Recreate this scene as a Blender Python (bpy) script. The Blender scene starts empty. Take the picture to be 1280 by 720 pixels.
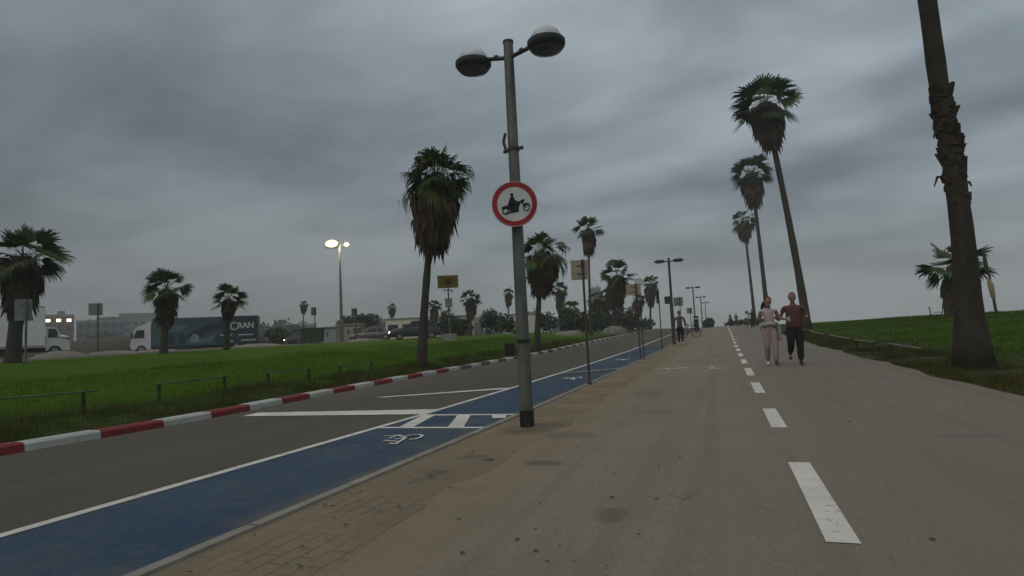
import bpy, bmesh, math, random
import numpy as np
from mathutils import Vector, Matrix
R_ = math.radians
rnd = random.Random(7)
scene = bpy.context.scene
COL = scene.collection

# ------------------------------------------------------------------ camera
def set_camera(yaw, pitch, roll, loc, f_px):
    cd = bpy.data.cameras.new('camera'); cam = bpy.data.objects.new('camera', cd); COL.objects.link(cam)
    y, p, r = R_(yaw), R_(pitch), R_(roll)
    F = Vector((-math.sin(y)*math.cos(p), math.cos(y)*math.cos(p), math.sin(p)))
    X = Vector((math.cos(y), math.sin(y), 0)); U = X.cross(F)
    X2 = X*math.cos(r) - U*math.sin(r); U2 = U*math.cos(r) + X*math.sin(r)
    m = Matrix((X2, U2, -F)).transposed().to_4x4(); m.translation = loc
    cam.matrix_world = m
    cd.sensor_width = 36; cd.lens = 36*f_px/1280
    cd.clip_start = .05; cd.clip_end = 20000
    scene.camera = cam
set_camera(18.977, 4.73, 2.8, (0, 0, 1.05), 760)

# ------------------------------------------------------------------ sky, sun, exposure
SUN_EL, SUN_AZ = 52, 200
w = bpy.data.worlds.new('World'); scene.world = w; w.use_nodes = True
nt = w.node_tree; nt.nodes.clear(); N = nt.nodes.new; Lk = nt.links.new
out = N('ShaderNodeOutputWorld'); bg = N('ShaderNodeBackground'); bg.inputs['Strength'].default_value = .09
sky = N('ShaderNodeTexSky'); sky.sky_type = 'NISHITA'; sky.sun_disc = False
sky.sun_elevation = R_(SUN_EL); sky.sun_rotation = R_(SUN_AZ)
tc = N('ShaderNodeTexCoord'); sx = N('ShaderNodeSeparateXYZ'); Lk(tc.outputs['Generated'], sx.inputs[0])
def mth(op, a, b=None, c=None):
    n = N('ShaderNodeMath'); n.operation = op
    for i, v in enumerate((a, b, c)):
        if v is None: continue
        if isinstance(v, (int, float)): n.inputs[i].default_value = v
        else: Lk(v, n.inputs[i])
    return n.outputs[0]
zz_ = mth('ADD', mth('MAXIMUM', sx.outputs[2], 0.0), .20)
cx = N('ShaderNodeCombineXYZ')                                   # a flat cloud deck seen in perspective
Lk(mth('DIVIDE', sx.outputs[0], zz_), cx.inputs[0]); Lk(mth('DIVIDE', sx.outputs[1], zz_), cx.inputs[1])
def noise(scale, detail, rough, dist, rot=0, sc=(1, 1, 1), off=(0, 0, 0)):
    mp = N('ShaderNodeMapping'); mp.inputs['Rotation'].default_value = (0, 0, R_(rot)); mp.inputs['Scale'].default_value = sc
    mp.inputs['Location'].default_value = off
    Lk(cx.outputs[0], mp.inputs[0]); n = N('ShaderNodeTexNoise'); n.inputs['Scale'].default_value = scale
    n.inputs['Detail'].default_value = detail; n.inputs['Roughness'].default_value = rough; n.inputs['Distortion'].default_value = dist
    Lk(mp.outputs[0], n.inputs['Vector']); return n.outputs[0]
n1 = noise(.62, 3, .5, .35, 35, (1, 1.35, 1), (12.122, -7.809, 0)); n2 = noise(1.7, 6, .55, .25, 40, (.9, 1.2, 1), (-7.295, -4.016, 0))
cl = mth('ADD', mth('MULTIPLY', n1, .67), mth('MULTIPLY', n2, .33))
cr = N('ShaderNodeValToRGB'); Lk(cl, cr.inputs[0])
e = cr.color_ramp.elements
e[0].position = .38; e[0].color = (.80, .98, 1.09, 1)
e[1].position = .60; e[1].color = (2.42, 2.74, 2.92, 1)
a = cr.color_ramp.elements.new(.48); a.color = (1.42, 1.66, 1.80, 1)
mx = N('ShaderNodeMix'); mx.data_type = 'RGBA'; mx.inputs[0].default_value = .93
Lk(sky.outputs[0], mx.inputs[6]); Lk(cr.outputs[0], mx.inputs[7])
# the deck is evener and a little paler towards the horizon
hz = N('ShaderNodeMapRange'); hz.inputs['From Min'].default_value = 0; hz.inputs['From Max'].default_value = .24
hz.inputs['To Min'].default_value = .75; hz.inputs['To Max'].default_value = 0; Lk(sx.outputs[2], hz.inputs[0])
mx2 = N('ShaderNodeMix'); mx2.data_type = 'RGBA'; Lk(hz.outputs[0], mx2.inputs[0]); Lk(mx.outputs[2], mx2.inputs[6])
mx2.inputs[7].default_value = (1.98, 2.10, 2.14, 1)
# zenith of an overcast deck is brighter than its rim
zb = N('ShaderNodeMapRange'); zb.inputs['From Min'].default_value = .22; zb.inputs['From Max'].default_value = 1
zb.inputs['To Min'].default_value = 1; zb.inputs['To Max'].default_value = 2.0; Lk(sx.outputs[2], zb.inputs[0])
# the deck is thinner and brighter over the sea (to the right), heavier inland
sea_side = mth('ADD', 1.0, mth('MULTIPLY', mth('ADD', mth('MULTIPLY', sx.outputs[0], .946), mth('MULTIPLY', sx.outputs[1], .325)), .38))
lift = mth('MULTIPLY', zb.outputs[0], sea_side)
vm = N('ShaderNodeVectorMath'); vm.operation = 'SCALE'; Lk(mx2.outputs[2], vm.inputs[0]); Lk(lift, vm.inputs['Scale'])
Lk(vm.outputs[0], bg.inputs['Color']); Lk(bg.outputs[0], out.inputs['Surface'])
sd = bpy.data.lights.new('sun', 'SUN'); sd.energy = .62; sd.angle = R_(50); sd.color = (1, .93, .82)
so = bpy.data.objects.new('sun', sd); COL.objects.link(so)
so.rotation_euler = (R_(90-SUN_EL), 0, R_(180-SUN_AZ))
vs = scene.view_settings; vs.view_transform = 'Standard'; vs.look = 'None'; vs.gamma = 1; vs.exposure = .5; vs.use_curve_mapping = False
scene.cycles.max_bounces = 5; scene.cycles.diffuse_bounces = 2; scene.cycles.transparent_max_bounces = 6
scene.cycles.volume_bounces = 0

# ------------------------------------------------------------------ materials
def mat(name, c1, c2=None, scale=3., rough=.8, bump=0., bscale=None, metal=0., detail=5, lo=.35, hi=.65, spec=.3, c3=None, stretch=(1, 1, 1)):
    m = bpy.data.materials.new(name); m.use_nodes = True; t = m.node_tree; b = t.nodes['Principled BSDF']
    b.inputs['Roughness'].default_value = rough; b.inputs['Metallic'].default_value = metal
    b.inputs['Specular IOR Level'].default_value = spec
    co = t.nodes.new('ShaderNodeTexCoord'); mp = t.nodes.new('ShaderNodeMapping'); mp.inputs['Scale'].default_value = stretch
    t.links.new(co.outputs['Object'], mp.inputs[0])
    if c2 is None: c2 = tuple(v*.82 for v in c1)
    n = t.nodes.new('ShaderNodeTexNoise'); n.inputs['Scale'].default_value = scale; n.inputs['Detail'].default_value = detail
    t.links.new(mp.outputs[0], n.inputs['Vector'])
    r = t.nodes.new('ShaderNodeValToRGB'); r.color_ramp.elements[0].position = lo; r.color_ramp.elements[1].position = hi
    r.color_ramp.elements[0].color = (*c1, 1); r.color_ramp.elements[1].color = (*c2, 1)
    if c3: k = r.color_ramp.elements.new((lo+hi)/2); k.color = (*c3, 1)
    t.links.new(n.outputs[0], r.inputs[0]); t.links.new(r.outputs[0], b.inputs['Base Color'])
    if bump:
        n2 = t.nodes.new('ShaderNodeTexNoise'); n2.inputs['Scale'].default_value = bscale or scale*8; n2.inputs['Detail'].default_value = 6
        t.links.new(mp.outputs[0], n2.inputs['Vector'])
        bp = t.nodes.new('ShaderNodeBump'); bp.inputs['Strength'].default_value = bump; bp.inputs['Distance'].default_value = .02
        t.links.new(n2.outputs[0], bp.inputs['Height']); t.links.new(bp.outputs[0], b.inputs['Normal'])
    m['base'] = 1
    return m
def emit(name, c, s):
    m = bpy.data.materials.new(name); m.use_nodes = True; b = m.node_tree.nodes['Principled BSDF']
    b.inputs['Base Color'].default_value = (*c, 1); b.inputs['Emission Color'].default_value = (*c, 1); b.inputs['Emission Strength'].default_value = s
    return m
class NG:                                                          # small node-graph helper for the large surfaces
    def __init__(s, m):
        s.t = m.node_tree; s.b = s.t.nodes['Principled BSDF']; s.co = s.t.nodes.new('ShaderNodeTexCoord').outputs['Object']
        x = s.t.nodes.new('ShaderNodeSeparateXYZ'); s.l(s.co, x.inputs[0]); s.x, s.y, s.z = x.outputs
    def l(s, a, b): s.t.links.new(a, b)
    def noise(s, scale, detail=5, rough=.55, dist=0, sc=(1, 1, 1)):
        mp = s.t.nodes.new('ShaderNodeMapping'); mp.inputs['Scale'].default_value = sc; s.l(s.co, mp.inputs[0])
        n = s.t.nodes.new('ShaderNodeTexNoise'); n.inputs['Scale'].default_value = scale; n.inputs['Detail'].default_value = detail
        n.inputs['Roughness'].default_value = rough; n.inputs['Distortion'].default_value = dist; s.l(mp.outputs[0], n.inputs['Vector']); return n.outputs[0]
    def m(s, op, a, b=0., clamp=False):
        n = s.t.nodes.new('ShaderNodeMath'); n.operation = op; n.use_clamp = clamp
        for i, v in enumerate((a, b)):
            if isinstance(v, (int, float)): n.inputs[i].default_value = v
            else: s.l(v, n.inputs[i])
        return n.outputs[0]
    def rng(s, v, a, b, c=0., d=1.):
        n = s.t.nodes.new('ShaderNodeMapRange'); s.l(v, n.inputs[0])
        for i, q in enumerate((a, b, c, d)): n.inputs[i+1].default_value = q
        return n.outputs[0]
    def mix(s, f, a, b):
        n = s.t.nodes.new('ShaderNodeMix'); n.data_type = 'RGBA'
        for i, v in ((0, f), (6, a), (7, b)):
            if isinstance(v, tuple): n.inputs[i].default_value = (*v, 1)
            elif isinstance(v, (int, float)): n.inputs[i].default_value = v
            else: s.l(v, n.inputs[i])
        return n.outputs[2]
    def done(s, col, rough=.9, bump=None, dist=.02, strength=.5):
        s.l(col, s.b.inputs['Base Color']); s.b.inputs['Roughness'].default_value = rough; s.b.inputs['Specular IOR Level'].default_value = .25
        if bump is not None:
            bp = s.t.nodes.new('ShaderNodeBump'); bp.inputs['Strength'].default_value = strength; bp.inputs['Distance'].default_value = dist
            s.l(bump, bp.inputs['Height']); s.l(bp.outputs[0], s.b.inputs['Normal'])
def newmat(name):
    m = bpy.data.materials.new(name); m.use_nodes = True; return m, NG(m)

M = {}
# terrain
m, g = newmat('terrain')
wob = g.m('MULTIPLY', g.m('SUBTRACT', g.noise(.6, 4), .5), 2.2)
xw = g.m('ADD', g.x, wob)
gn = g.noise(.35, 5); gf = g.noise(9, 4)
grass = g.mix(g.rng(gn, .35, .65), (.056, .118, .004), (.074, .142, .006))
grass = g.mix(g.rng(gf, .3, .75, 0, .55), grass, (.028, .046, .004))
dirt = g.mix(g.rng(g.noise(2.5, 6), .35, .65), (.11, .088, .060), (.070, .058, .036))
rough = g.mix(g.rng(g.noise(3.2, 5, .65), .42, .62), (.020, .032, .008), (.062, .054, .028))
left = g.mix(g.rng(xw, -11.1, -9.5), grass, rough)                # rougher strip by the kerb
left = g.mix(g.rng(g.noise(.8, 5, .65), .54, .66, 0, .6), left, g.mix(.5, rough, grass))
lot = g.mix(g.rng(g.noise(.25, 4), .35, .65), (.150, .128, .098), (.105, .092, .074))
left = g.mix(g.rng(g.noise(.45, 5, .65), .60, .72, 0, .5), left, (.075, .082, .022))
left = g.mix(g.rng(xw, -30.5, -32.0), left, lot)
verge = g.mix(g.rng(g.noise(2.2, 6, .65), .42, .6), dirt, (.040, .050, .016))
right = g.mix(g.rng(xw, 4.9, 6.6), verge, g.mix(.25, grass, (.020, .040, .006)))
sand = g.mix(g.rng(g.noise(.5, 4), .3, .7), (.30, .25, .18), (.24, .20, .15))
right = g.mix(g.rng(xw, 22, 27), right, sand)
c = g.mix(g.rng(g.x, -6, -5.9), left, right)
far = g.rng(g.y, 150, 190)
c = g.mix(far, c, (.085, .08, .05))
g.done(c, .95, g.noise(28, 5, .7), .05, .8); g.b.inputs['Specular IOR Level'].default_value = .05; M['terrain'] = m
# asphalt road
m, g = newmat('asphalt')
c = g.mix(g.rng(g.noise(.5, 5, .6, 0, (1, .25, 1)), .35, .65), (.092, .078, .058), (.070, .060, .046))
c = g.mix(g.rng(g.noise(1.1, 4), .62, .72, 0, .45), c, (.052, .046, .040))
c = g.mix(g.rng(g.noise(.9, 4, .6, 0, (3, .05, 1)), .5, .66, 0, .5), c, (.050, .044, .036))
gut = g.m('ADD', g.x, g.m('MULTIPLY', g.m('SUBTRACT', g.noise(1.4, 5, .65), .5), 1.4))
c = g.mix(g.rng(gut, -7.55, -8.15, 0, .75), c, (.105, .086, .058))
c = g.mix(g.rng(g.noise(70, 2), .45, .72, 0, .45), c, (.15, .135, .11))
g.done(c, .9, g.noise(120, 3), .006, .5); M['asphalt'] = m
# promenade
m, g = newmat('promenade')
c = g.mix(g.rng(g.noise(.35, 5, .6), .35, .65), (.268, .214, .156), (.222, .180, .135))
c = g.mix(g.rng(g.m('ADD', g.x, g.m('MULTIPLY', g.m('SUBTRACT', g.noise(.5, 4), .5), 2.5)), -.3, 1.4, 0, .75), c, (.192, .166, .138))
c = g.mix(g.rng(g.noise(.9, 5, .6, .4, (1.6, .35, 1)), .52, .70, 0, .5), c, (.165, .140, .105))
c = g.mix(g.rng(g.noise(2.3, 6, .65), .62, .70, 0, .4), c, (.16, .13, .088))
c = g.mix(g.rng(g.noise(45, 3), .35, .7, 0, .45), c, (.15, .122, .09))
c = g.mix(g.rng(g.noise(140, 2), .55, .8, 0, .5), c, (.38, .32, .23))
def spot(c_, x0, y0, rx, ry, col, k):
    dx = g.m('DIVIDE', g.m('SUBTRACT', g.x, x0), rx); dy = g.m('DIVIDE', g.m('SUBTRACT', g.y, y0), ry)
    d2 = g.m('ADD', g.m('ADD', g.m('MULTIPLY', dx, dx), g.m('MULTIPLY', dy, dy)), g.m('MULTIPLY', g.m('SUBTRACT', g.noise(5, 5, .7), .5), 4.2))
    return g.mix(g.rng(d2, .55, 1.25, k, 0), c_, col)
vo = g.t.nodes.new('ShaderNodeTexVoronoi'); vo.feature = 'DISTANCE_TO_EDGE'; vo.inputs['Scale'].default_value = .42
va = g.t.nodes.new('ShaderNodeVectorMath'); va.operation = 'ADD'; vn = g.t.nodes.new('ShaderNodeTexNoise'); vn.inputs['Scale'].default_value = 1.3; vn.inputs['Detail'].default_value = 6; g.l(g.co, vn.inputs['Vector'])
g.l(g.co, va.inputs[0]); g.l(vn.outputs['Color'], va.inputs[1]); g.l(va.outputs[0], vo.inputs['Vector'])
crack = g.m('MULTIPLY', g.rng(vo.outputs['Distance'], .002, .006, 1, 0), g.rng(g.noise(.45, 3), .52, .6))
c = g.mix(g.m('MULTIPLY', crack, .55), c, (.075, .062, .046))
c = g.mix(g.m('MULTIPLY', g.rng(g.noise(1.1, 4, .6, 0, (3.5, .06, 1)), .50, .66), .4), c, (.150, .127, .096))
c = g.mix(g.rng(g.noise(17, 2, .5), .70, .76, 0, .5), c, (.10, .082, .06))
c = g.mix(g.rng(g.noise(23, 2, .5), .72, .78, 0, .5), c, (.36, .31, .23))
edge = g.rng(g.m('ADD', g.x, g.m('MULTIPLY', g.noise(1.4, 5), .9)), -1.6, -.7)
c = g.mix(edge, g.mix(g.rng(g.noise(1.8, 5), .4, .65), (.255, .192, .115), (.205, .157, .098)), c)
for q in ((-.7, 3.58, .09, .16, (.085, .072, .058), .75), (-1.5, 4.93, .20, .09, (.07, .06, .048), .85), (-1.62, 6.3, .3, .25, (.11, .09, .07), .6), (-1.3, 10.5, .25, .5, (.11, .095, .075), .5), (1.9, 6.4, .25, .12, (.10, .085, .07), .5), (-.9, 8.2, .5, .2, (.13, .11, .085), .4)): c = spot(c, *q[:5], q[5]*.62)
c = g.mix(g.rng(g.noise(75, 2, .5), .58, .70, 0, .5), c, (.10, .085, .065))
g.done(c, .9, g.noise(60, 5, .7), .012, .7); M['promenade'] = m
# pavers
m, g = newmat('pavers')
br = g.t.nodes.new('ShaderNodeTexBrick'); mp = g.t.nodes.new('ShaderNodeMapping'); mp.inputs['Rotation'].default_value = (0, 0, R_(90))
wv = g.t.nodes.new('ShaderNodeVectorMath'); wv.operation = 'ADD'; g.l(g.co, wv.inputs[0])
wn = g.t.nodes.new('ShaderNodeTexNoise'); wn.inputs['Scale'].default_value = 4; g.l(g.co, wn.inputs['Vector'])
ws = g.t.nodes.new('ShaderNodeVectorMath'); ws.operation = 'SCALE'; ws.inputs['Scale'].default_value = .03; g.l(wn.outputs['Color'], ws.inputs[0]); g.l(ws.outputs[0], wv.inputs[1])
g.l(wv.outputs[0], mp.inputs[0]); g.l(mp.outputs[0], br.inputs['Vector'])
br.inputs['Scale'].default_value = 1; br.inputs['Brick Width'].default_value = .22; br.inputs['Row Height'].default_value = .11
br.inputs['Mortar Size'].default_value = .006; br.inputs['Mortar Smooth'].default_value = .6
br.inputs['Color1'].default_value = (.215, .160, .105, 1); br.inputs['Color2'].default_value = (.165, .130, .092, 1); br.inputs['Mortar'].default_value = (.085, .068, .05, 1)
sandm = g.rng(g.m('ADD', g.noise(1.6, 6, .65), g.rng(g.y, 4.2, 8.5, 0, .5)), .40, .62, .25, .97)
sandc = g.mix(g.rng(g.noise(.8, 5), .4, .62), (.235, .178, .110), (.175, .135, .088))
c = g.mix(sandm, br.outputs['Color'], sandc)
c = g.mix(g.rng(g.noise(30, 4), .4, .75, 0, .4), c, (.12, .095, .07))
c = g.mix(g.rng(g.noise(1.9, 5, .6), .60, .68, 0, .55), c, (.085, .072, .056))
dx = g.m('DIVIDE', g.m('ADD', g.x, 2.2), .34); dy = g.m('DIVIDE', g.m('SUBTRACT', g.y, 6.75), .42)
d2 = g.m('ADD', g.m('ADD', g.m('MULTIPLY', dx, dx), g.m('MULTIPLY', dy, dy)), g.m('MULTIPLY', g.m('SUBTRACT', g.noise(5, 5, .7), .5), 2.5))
c = g.mix(g.rng(d2, .3, 1.3, .6, 0), c, (.075, .060, .045))  # dirt ring round the lamp foot, darkened to paint in the pole's contact shade
bh = g.m('ADD', g.m('MULTIPLY', br.outputs['Fac'], g.m('MULTIPLY', g.m('SUBTRACT', 1, sandm), -1.)), g.m('MULTIPLY', g.noise(35, 5), .5))
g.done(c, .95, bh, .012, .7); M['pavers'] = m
# blue bay paint
m, g = newmat('blue_paint')
c = g.mix(g.rng(g.noise(.9, 5, .6, .3, (1, .4, 1)), .35, .68), (.018, .046, .092), (.036, .064, .094))
c = g.mix(g.rng(g.noise(3.1, 6, .65), .52, .74, 0, .7), c, (.070, .088, .100))
c = g.mix(g.rng(g.noise(2.0, 6, .7, .5, (2.2, .3, 1)), .60, .72, 0, .55), c, (.030, .045, .060))
c = g.mix(g.rng(g.noise(.5, 5, .6), .60, .70, 0, .65), c, (.088, .098, .100))
c = g.mix(g.rng(g.noise(1.7, 6, .7, .6, (1, .5, 1)), .50, .66, 0, .5), c, (.052, .088, .112))
c = g.mix(g.rng(g.noise(.8, 4, .6, 0, (4, .06, 1)), .52, .66, 0, .45), c, (.030, .042, .054))
c = g.mix(g.rng(g.noise(26, 4, .7), .54, .66, 0, .7), c, (.088, .090, .086))
c = g.mix(g.rng(g.noise(.55, 6, .7, .8), .53, .66, 0, .6), c, (.072, .082, .086))
c = g.mix(g.rng(g.m('ADD', g.x, g.m('MULTIPLY', g.m('SUBTRACT', g.noise(2.2, 5, .7), .5), .9)), -2.95, -2.75, 0, .6), c, (.12, .10, .075))
g.done(c, .8, g.noise(110, 3), .005, .45); M['blue'] = m
def worn_paint(name, col, under, keep=.5):
    m, g = newmat(name)
    wr = g.rng(g.m('ADD', g.m('MULTIPLY', g.noise(5, 6, .7), .6), g.m('MULTIPLY', g.noise(40, 4, .7), .4)), keep, keep+.12)
    c = g.mix(wr, g.mix(g.rng(g.noise(2, 4), .4, .6), col, tuple(v*.84 for v in col)), under)
    g.done(c, .75, g.noise(90, 3), .004, .4); return m
M['white_line'] = worn_paint('white_line', (.66, .62, .55), (.20, .18, .145), .545)
M['white_faded'] = worn_paint('white_faded', (.56, .51, .42), (.25, .20, .145), .525)
M['kerb_white'] = worn_paint('kerb_white', (.46, .45, .41), (.22, .20, .18), .54)
M['kerb_red'] = worn_paint('kerb_red', (.21, .028, .030), (.16, .09, .08), .55)
M['kerb_dark'] = worn_paint('kerb_dark', (.11, .075, .065), (.13, .11, .095), .55)
M['strip'] = mat('concrete_strip', (.27, .25, .21), (.20, .18, .15), 3, .9, .4)
M['mortar'] = mat('sandy_mortar', (.17, .14, .105), (.13, .108, .082), 6, .95, .5, 40)
M['patch'] = mat('asphalt_patch', (.040, .037, .034), (.060, .054, .046), 4, .9, .4)
# sea
M['sea'] = mat('sea', (.09, .125, .135), (.12, .155, .165), .05, .35, .5, .6, spec=.4)
# others
M['galv'] = mat('galvanised_steel', (.150, .156, .136), (.088, .092, .080), 7, .55, .15, 60, .25, stretch=(1, 1, .3))
M['pole_dark'] = mat('weathered_dark_pole', (.075, .068, .060), (.045, .040, .036), 6, .7, .1, 80)
M['rust_pole'] = mat('rusty_pole', (.085, .062, .048), (.055, .045, .038), 9, .8, .2, 80)
M['black'] = mat('black_paint', (.018, .018, .018), (.028, .027, .026), 8, .6)
M['lamp_body'] = mat('lamp_body', (.055, .060, .060), (.040, .044, .045), 5, .5)
M['dome'] = mat('milky_dome', (.56, .56, .58), (.50, .50, .52), 3, .35)
M['lens'] = mat('lamp_lens', (.10, .115, .125), (.075, .088, .095), 6, .25, spec=.5)
M['sign_back'] = mat('sign_back', (.230, .225, .200), (.180, .175, .155), 5, .5, 0, None, .2)
M['sign_tan'] = mat('faded_tan_board', (.330, .290, .215), (.270, .240, .18), 5, .6)
M['sign_white'] = mat('sign_white', (.55, .58, .56), (.49, .52, .50), 6, .5)
M['sign_red'] = mat('sign_red', (.33, .020, .028), (.27, .018, .024), 6, .5)
M['sign_rim'] = mat('sign_rim', (.42, .30, .30), (.37, .27, .27), 6, .5)
M['ink'] = mat('sign_ink', (.010, .013, .016), (.014, .017, .02), 6, .5)
M['bark'] = mat('palm_bark', (.066, .055, .042), (.043, .036, .028), 5, .95, .7, 22, stretch=(1, 1, 2))
M['bark_grey'] = mat('grey_palm_bark', (.064, .054, .040), (.040, .033, .025), 3, .95, .9, 26, stretch=(1.6, 1.6, 1.1), c3=(.052, .043, .032))
M['boots'] = mat('old_leaf_bases', (.036, .027, .020), (.060, .044, .031), 9, .95, .8, 30)
M['dead'] = mat('dead_fronds', (.080, .056, .034), (.048, .036, .024), 3, .95)
M['dead2'] = mat('dead_fronds_pale', (.125, .092, .056), (.08, .06, .04), 3, .95)
M['leaf'] = mat('palm_leaf', (.046, .088, .026), (.062, .112, .034), 2, .75, spec=.08)
M['leaf2'] = mat('palm_leaf_dark', (.030, .060, .020), (.042, .076, .025), 2, .75, spec=.08)
M['leaf3'] = mat('palm_leaf_olive', (.060, .075, .026), (.078, .085, .034), 2, .75, spec=.08)
M['bush'] = mat('bush_leaf', (.016, .030, .011), (.026, .043, .016), .6, .8)
M['bush2'] = mat('bush_leaf_light', (.030, .050, .018), (.042, .062, .024), .6, .8)
M['blade'] = mat('grass_blade', (.060, .124, .005), (.082, .152, .008), .8, .95, spec=.05)
M['blade_d'] = mat('grass_blade_dark', (.040, .080, .004), (.054, .100, .007), .8, .95, spec=.05)
M['blade_dry'] = mat('dry_grass_blade', (.085, .078, .026), (.050, .056, .014), .8, .95, spec=.05)
M['wood'] = mat('weathered_wood', (.190, .180, .155), (.130, .122, .104), 4, .9, .4, 40, stretch=(1, 1, 1))
M['wood_dark'] = mat('mossy_wood', (.060, .066, .040), (.042, .046, .030), 4, .9, .3, 40)
M['post_green'] = mat('green_stained_post', (.050, .072, .022), (.036, .052, .016), 4, .9, .3, 40)
M['wood_green'] = mat('greenish_weathered_wood', (.085, .118, .050), (.060, .086, .034), 4, .9, .3, 40)
M['rock'] = mat('pale_rock', (.215, .195, .155), (.15, .135, .108), 3, .95, .8, 9)
M['conc'] = mat('concrete', (.26, .25, .225), (.20, .19, .17), 3, .9, .3)
M['tyre'] = mat('tyre', (.016, .016, .016), (.024, .023, .022), 8, .9)
M['rim'] = mat('rim', (.25, .25, .25), (.2, .2, .2), 8, .4, metal=.5)
M['glass'] = mat('dark_glass', (.018, .022, .026), (.026, .03, .034), 3, .12, spec=.5)
M['white_paint'] = mat('white_vehicle_paint', (.55, .56, .55), (.48, .49, .48), 1.2, .4)
M['truck_white'] = mat('truck_white_panel', (.66, .67, .66), (.58, .59, .58), 1.2, .5)
M['teal'] = mat('teal_print', (.022, .056, .070), (.040, .090, .108), .45, .5, lo=.4, hi=.62)
M['navy'] = mat('dark_teal_print', (.007, .019, .027), (.011, .027, .036), .6, .5)
M['teal_l'] = mat('pale_teal_print', (.075, .135, .15), (.055, .105, .12), .8, .5)
M['print_white'] = mat('white_print', (.42, .45, .46), (.36, .39, .4), 2, .5)
M['teal_w'] = mat('greyish_print', (.20, .25, .26), (.12, .17, .18), 2, .5)
M['chassis'] = mat('chassis', (.020, .020, .020), (.03, .03, .028), 4, .8)
M['headlight'] = emit('lit_headlight', (1, .95, .82), 6)
M['taillight'] = mat('tail_light', (.25, .015, .012), None, 4, .3)
M['clear'] = mat('clear_lamp', (.4, .4, .38), None, 4, .2)
M['lit_lamp'] = emit('lit_lamp', (1, .68, .27), 1.4)
M['lit_window'] = emit('lit_window', (1, .82, .55), 2.6)
M['skin'] = mat('skin', (.29, .165, .120), (.24, .135, .1), 6, .6)
M['hair'] = mat('dark_hair', (.018, .013, .010), (.028, .02, .015), 20, .6)
M['hair_s'] = mat('short_grey_hair', (.11, .10, .092), (.07, .064, .06), 30, .8)
M['maroon'] = mat('maroon_shirt', (.130, .060, .056), (.100, .047, .045), 5, .9, .3, 15)
M['blackcloth'] = mat('black_cloth', (.014, .014, .015), (.022, .021, .021), 5, .9, .3, 15)
M['pinkish'] = mat('pale_pink_shirt', (.47, .40, .40), (.40, .34, .345), 5, .9, .3, 15)
M['dusty'] = mat('dusty_pink_trousers', (.34, .255, .245), (.28, .21, .205), 5, .9, .3, 12)
M['cream'] = mat('cream_cloth', (.47, .44, .39), (.40, .37, .33), 5, .9, .3, 12)
M['olive'] = mat('olive_cloth', (.07, .075, .05), None, 5, .9)
M['shoe'] = mat('shoe_dark', (.03, .03, .032), None, 6, .8)
M['shoe_w'] = mat('shoe_white', (.55, .54, .52), None, 6, .7)
M['bgreen'] = mat('green_bin', (.018, .050, .022), (.028, .066, .03), 2, .6)
M['kiosk'] = mat('cream_wall', (.60, .55, .45), (.52, .47, .39), 1, .9)
M['yellow_sign'] = mat('olive_yellow_panel', (.200, .150, .030), (.145, .105, .022), 3, .5)
M['yellow_rim'] = mat('yellow_rim', (.30, .23, .05), None, 3, .5)
M['dkblob'] = mat('dark_emblem', (.06, .045, .012), None, 4, .6)
M['beige_cloth'] = mat('beige_canvas', (.33, .26, .17), (.27, .21, .14), 5, .9)
M['mound'] = mat('brown_earth', (.085, .070, .052), (.058, .050, .036), .4, .95, .5, 3)

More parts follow.
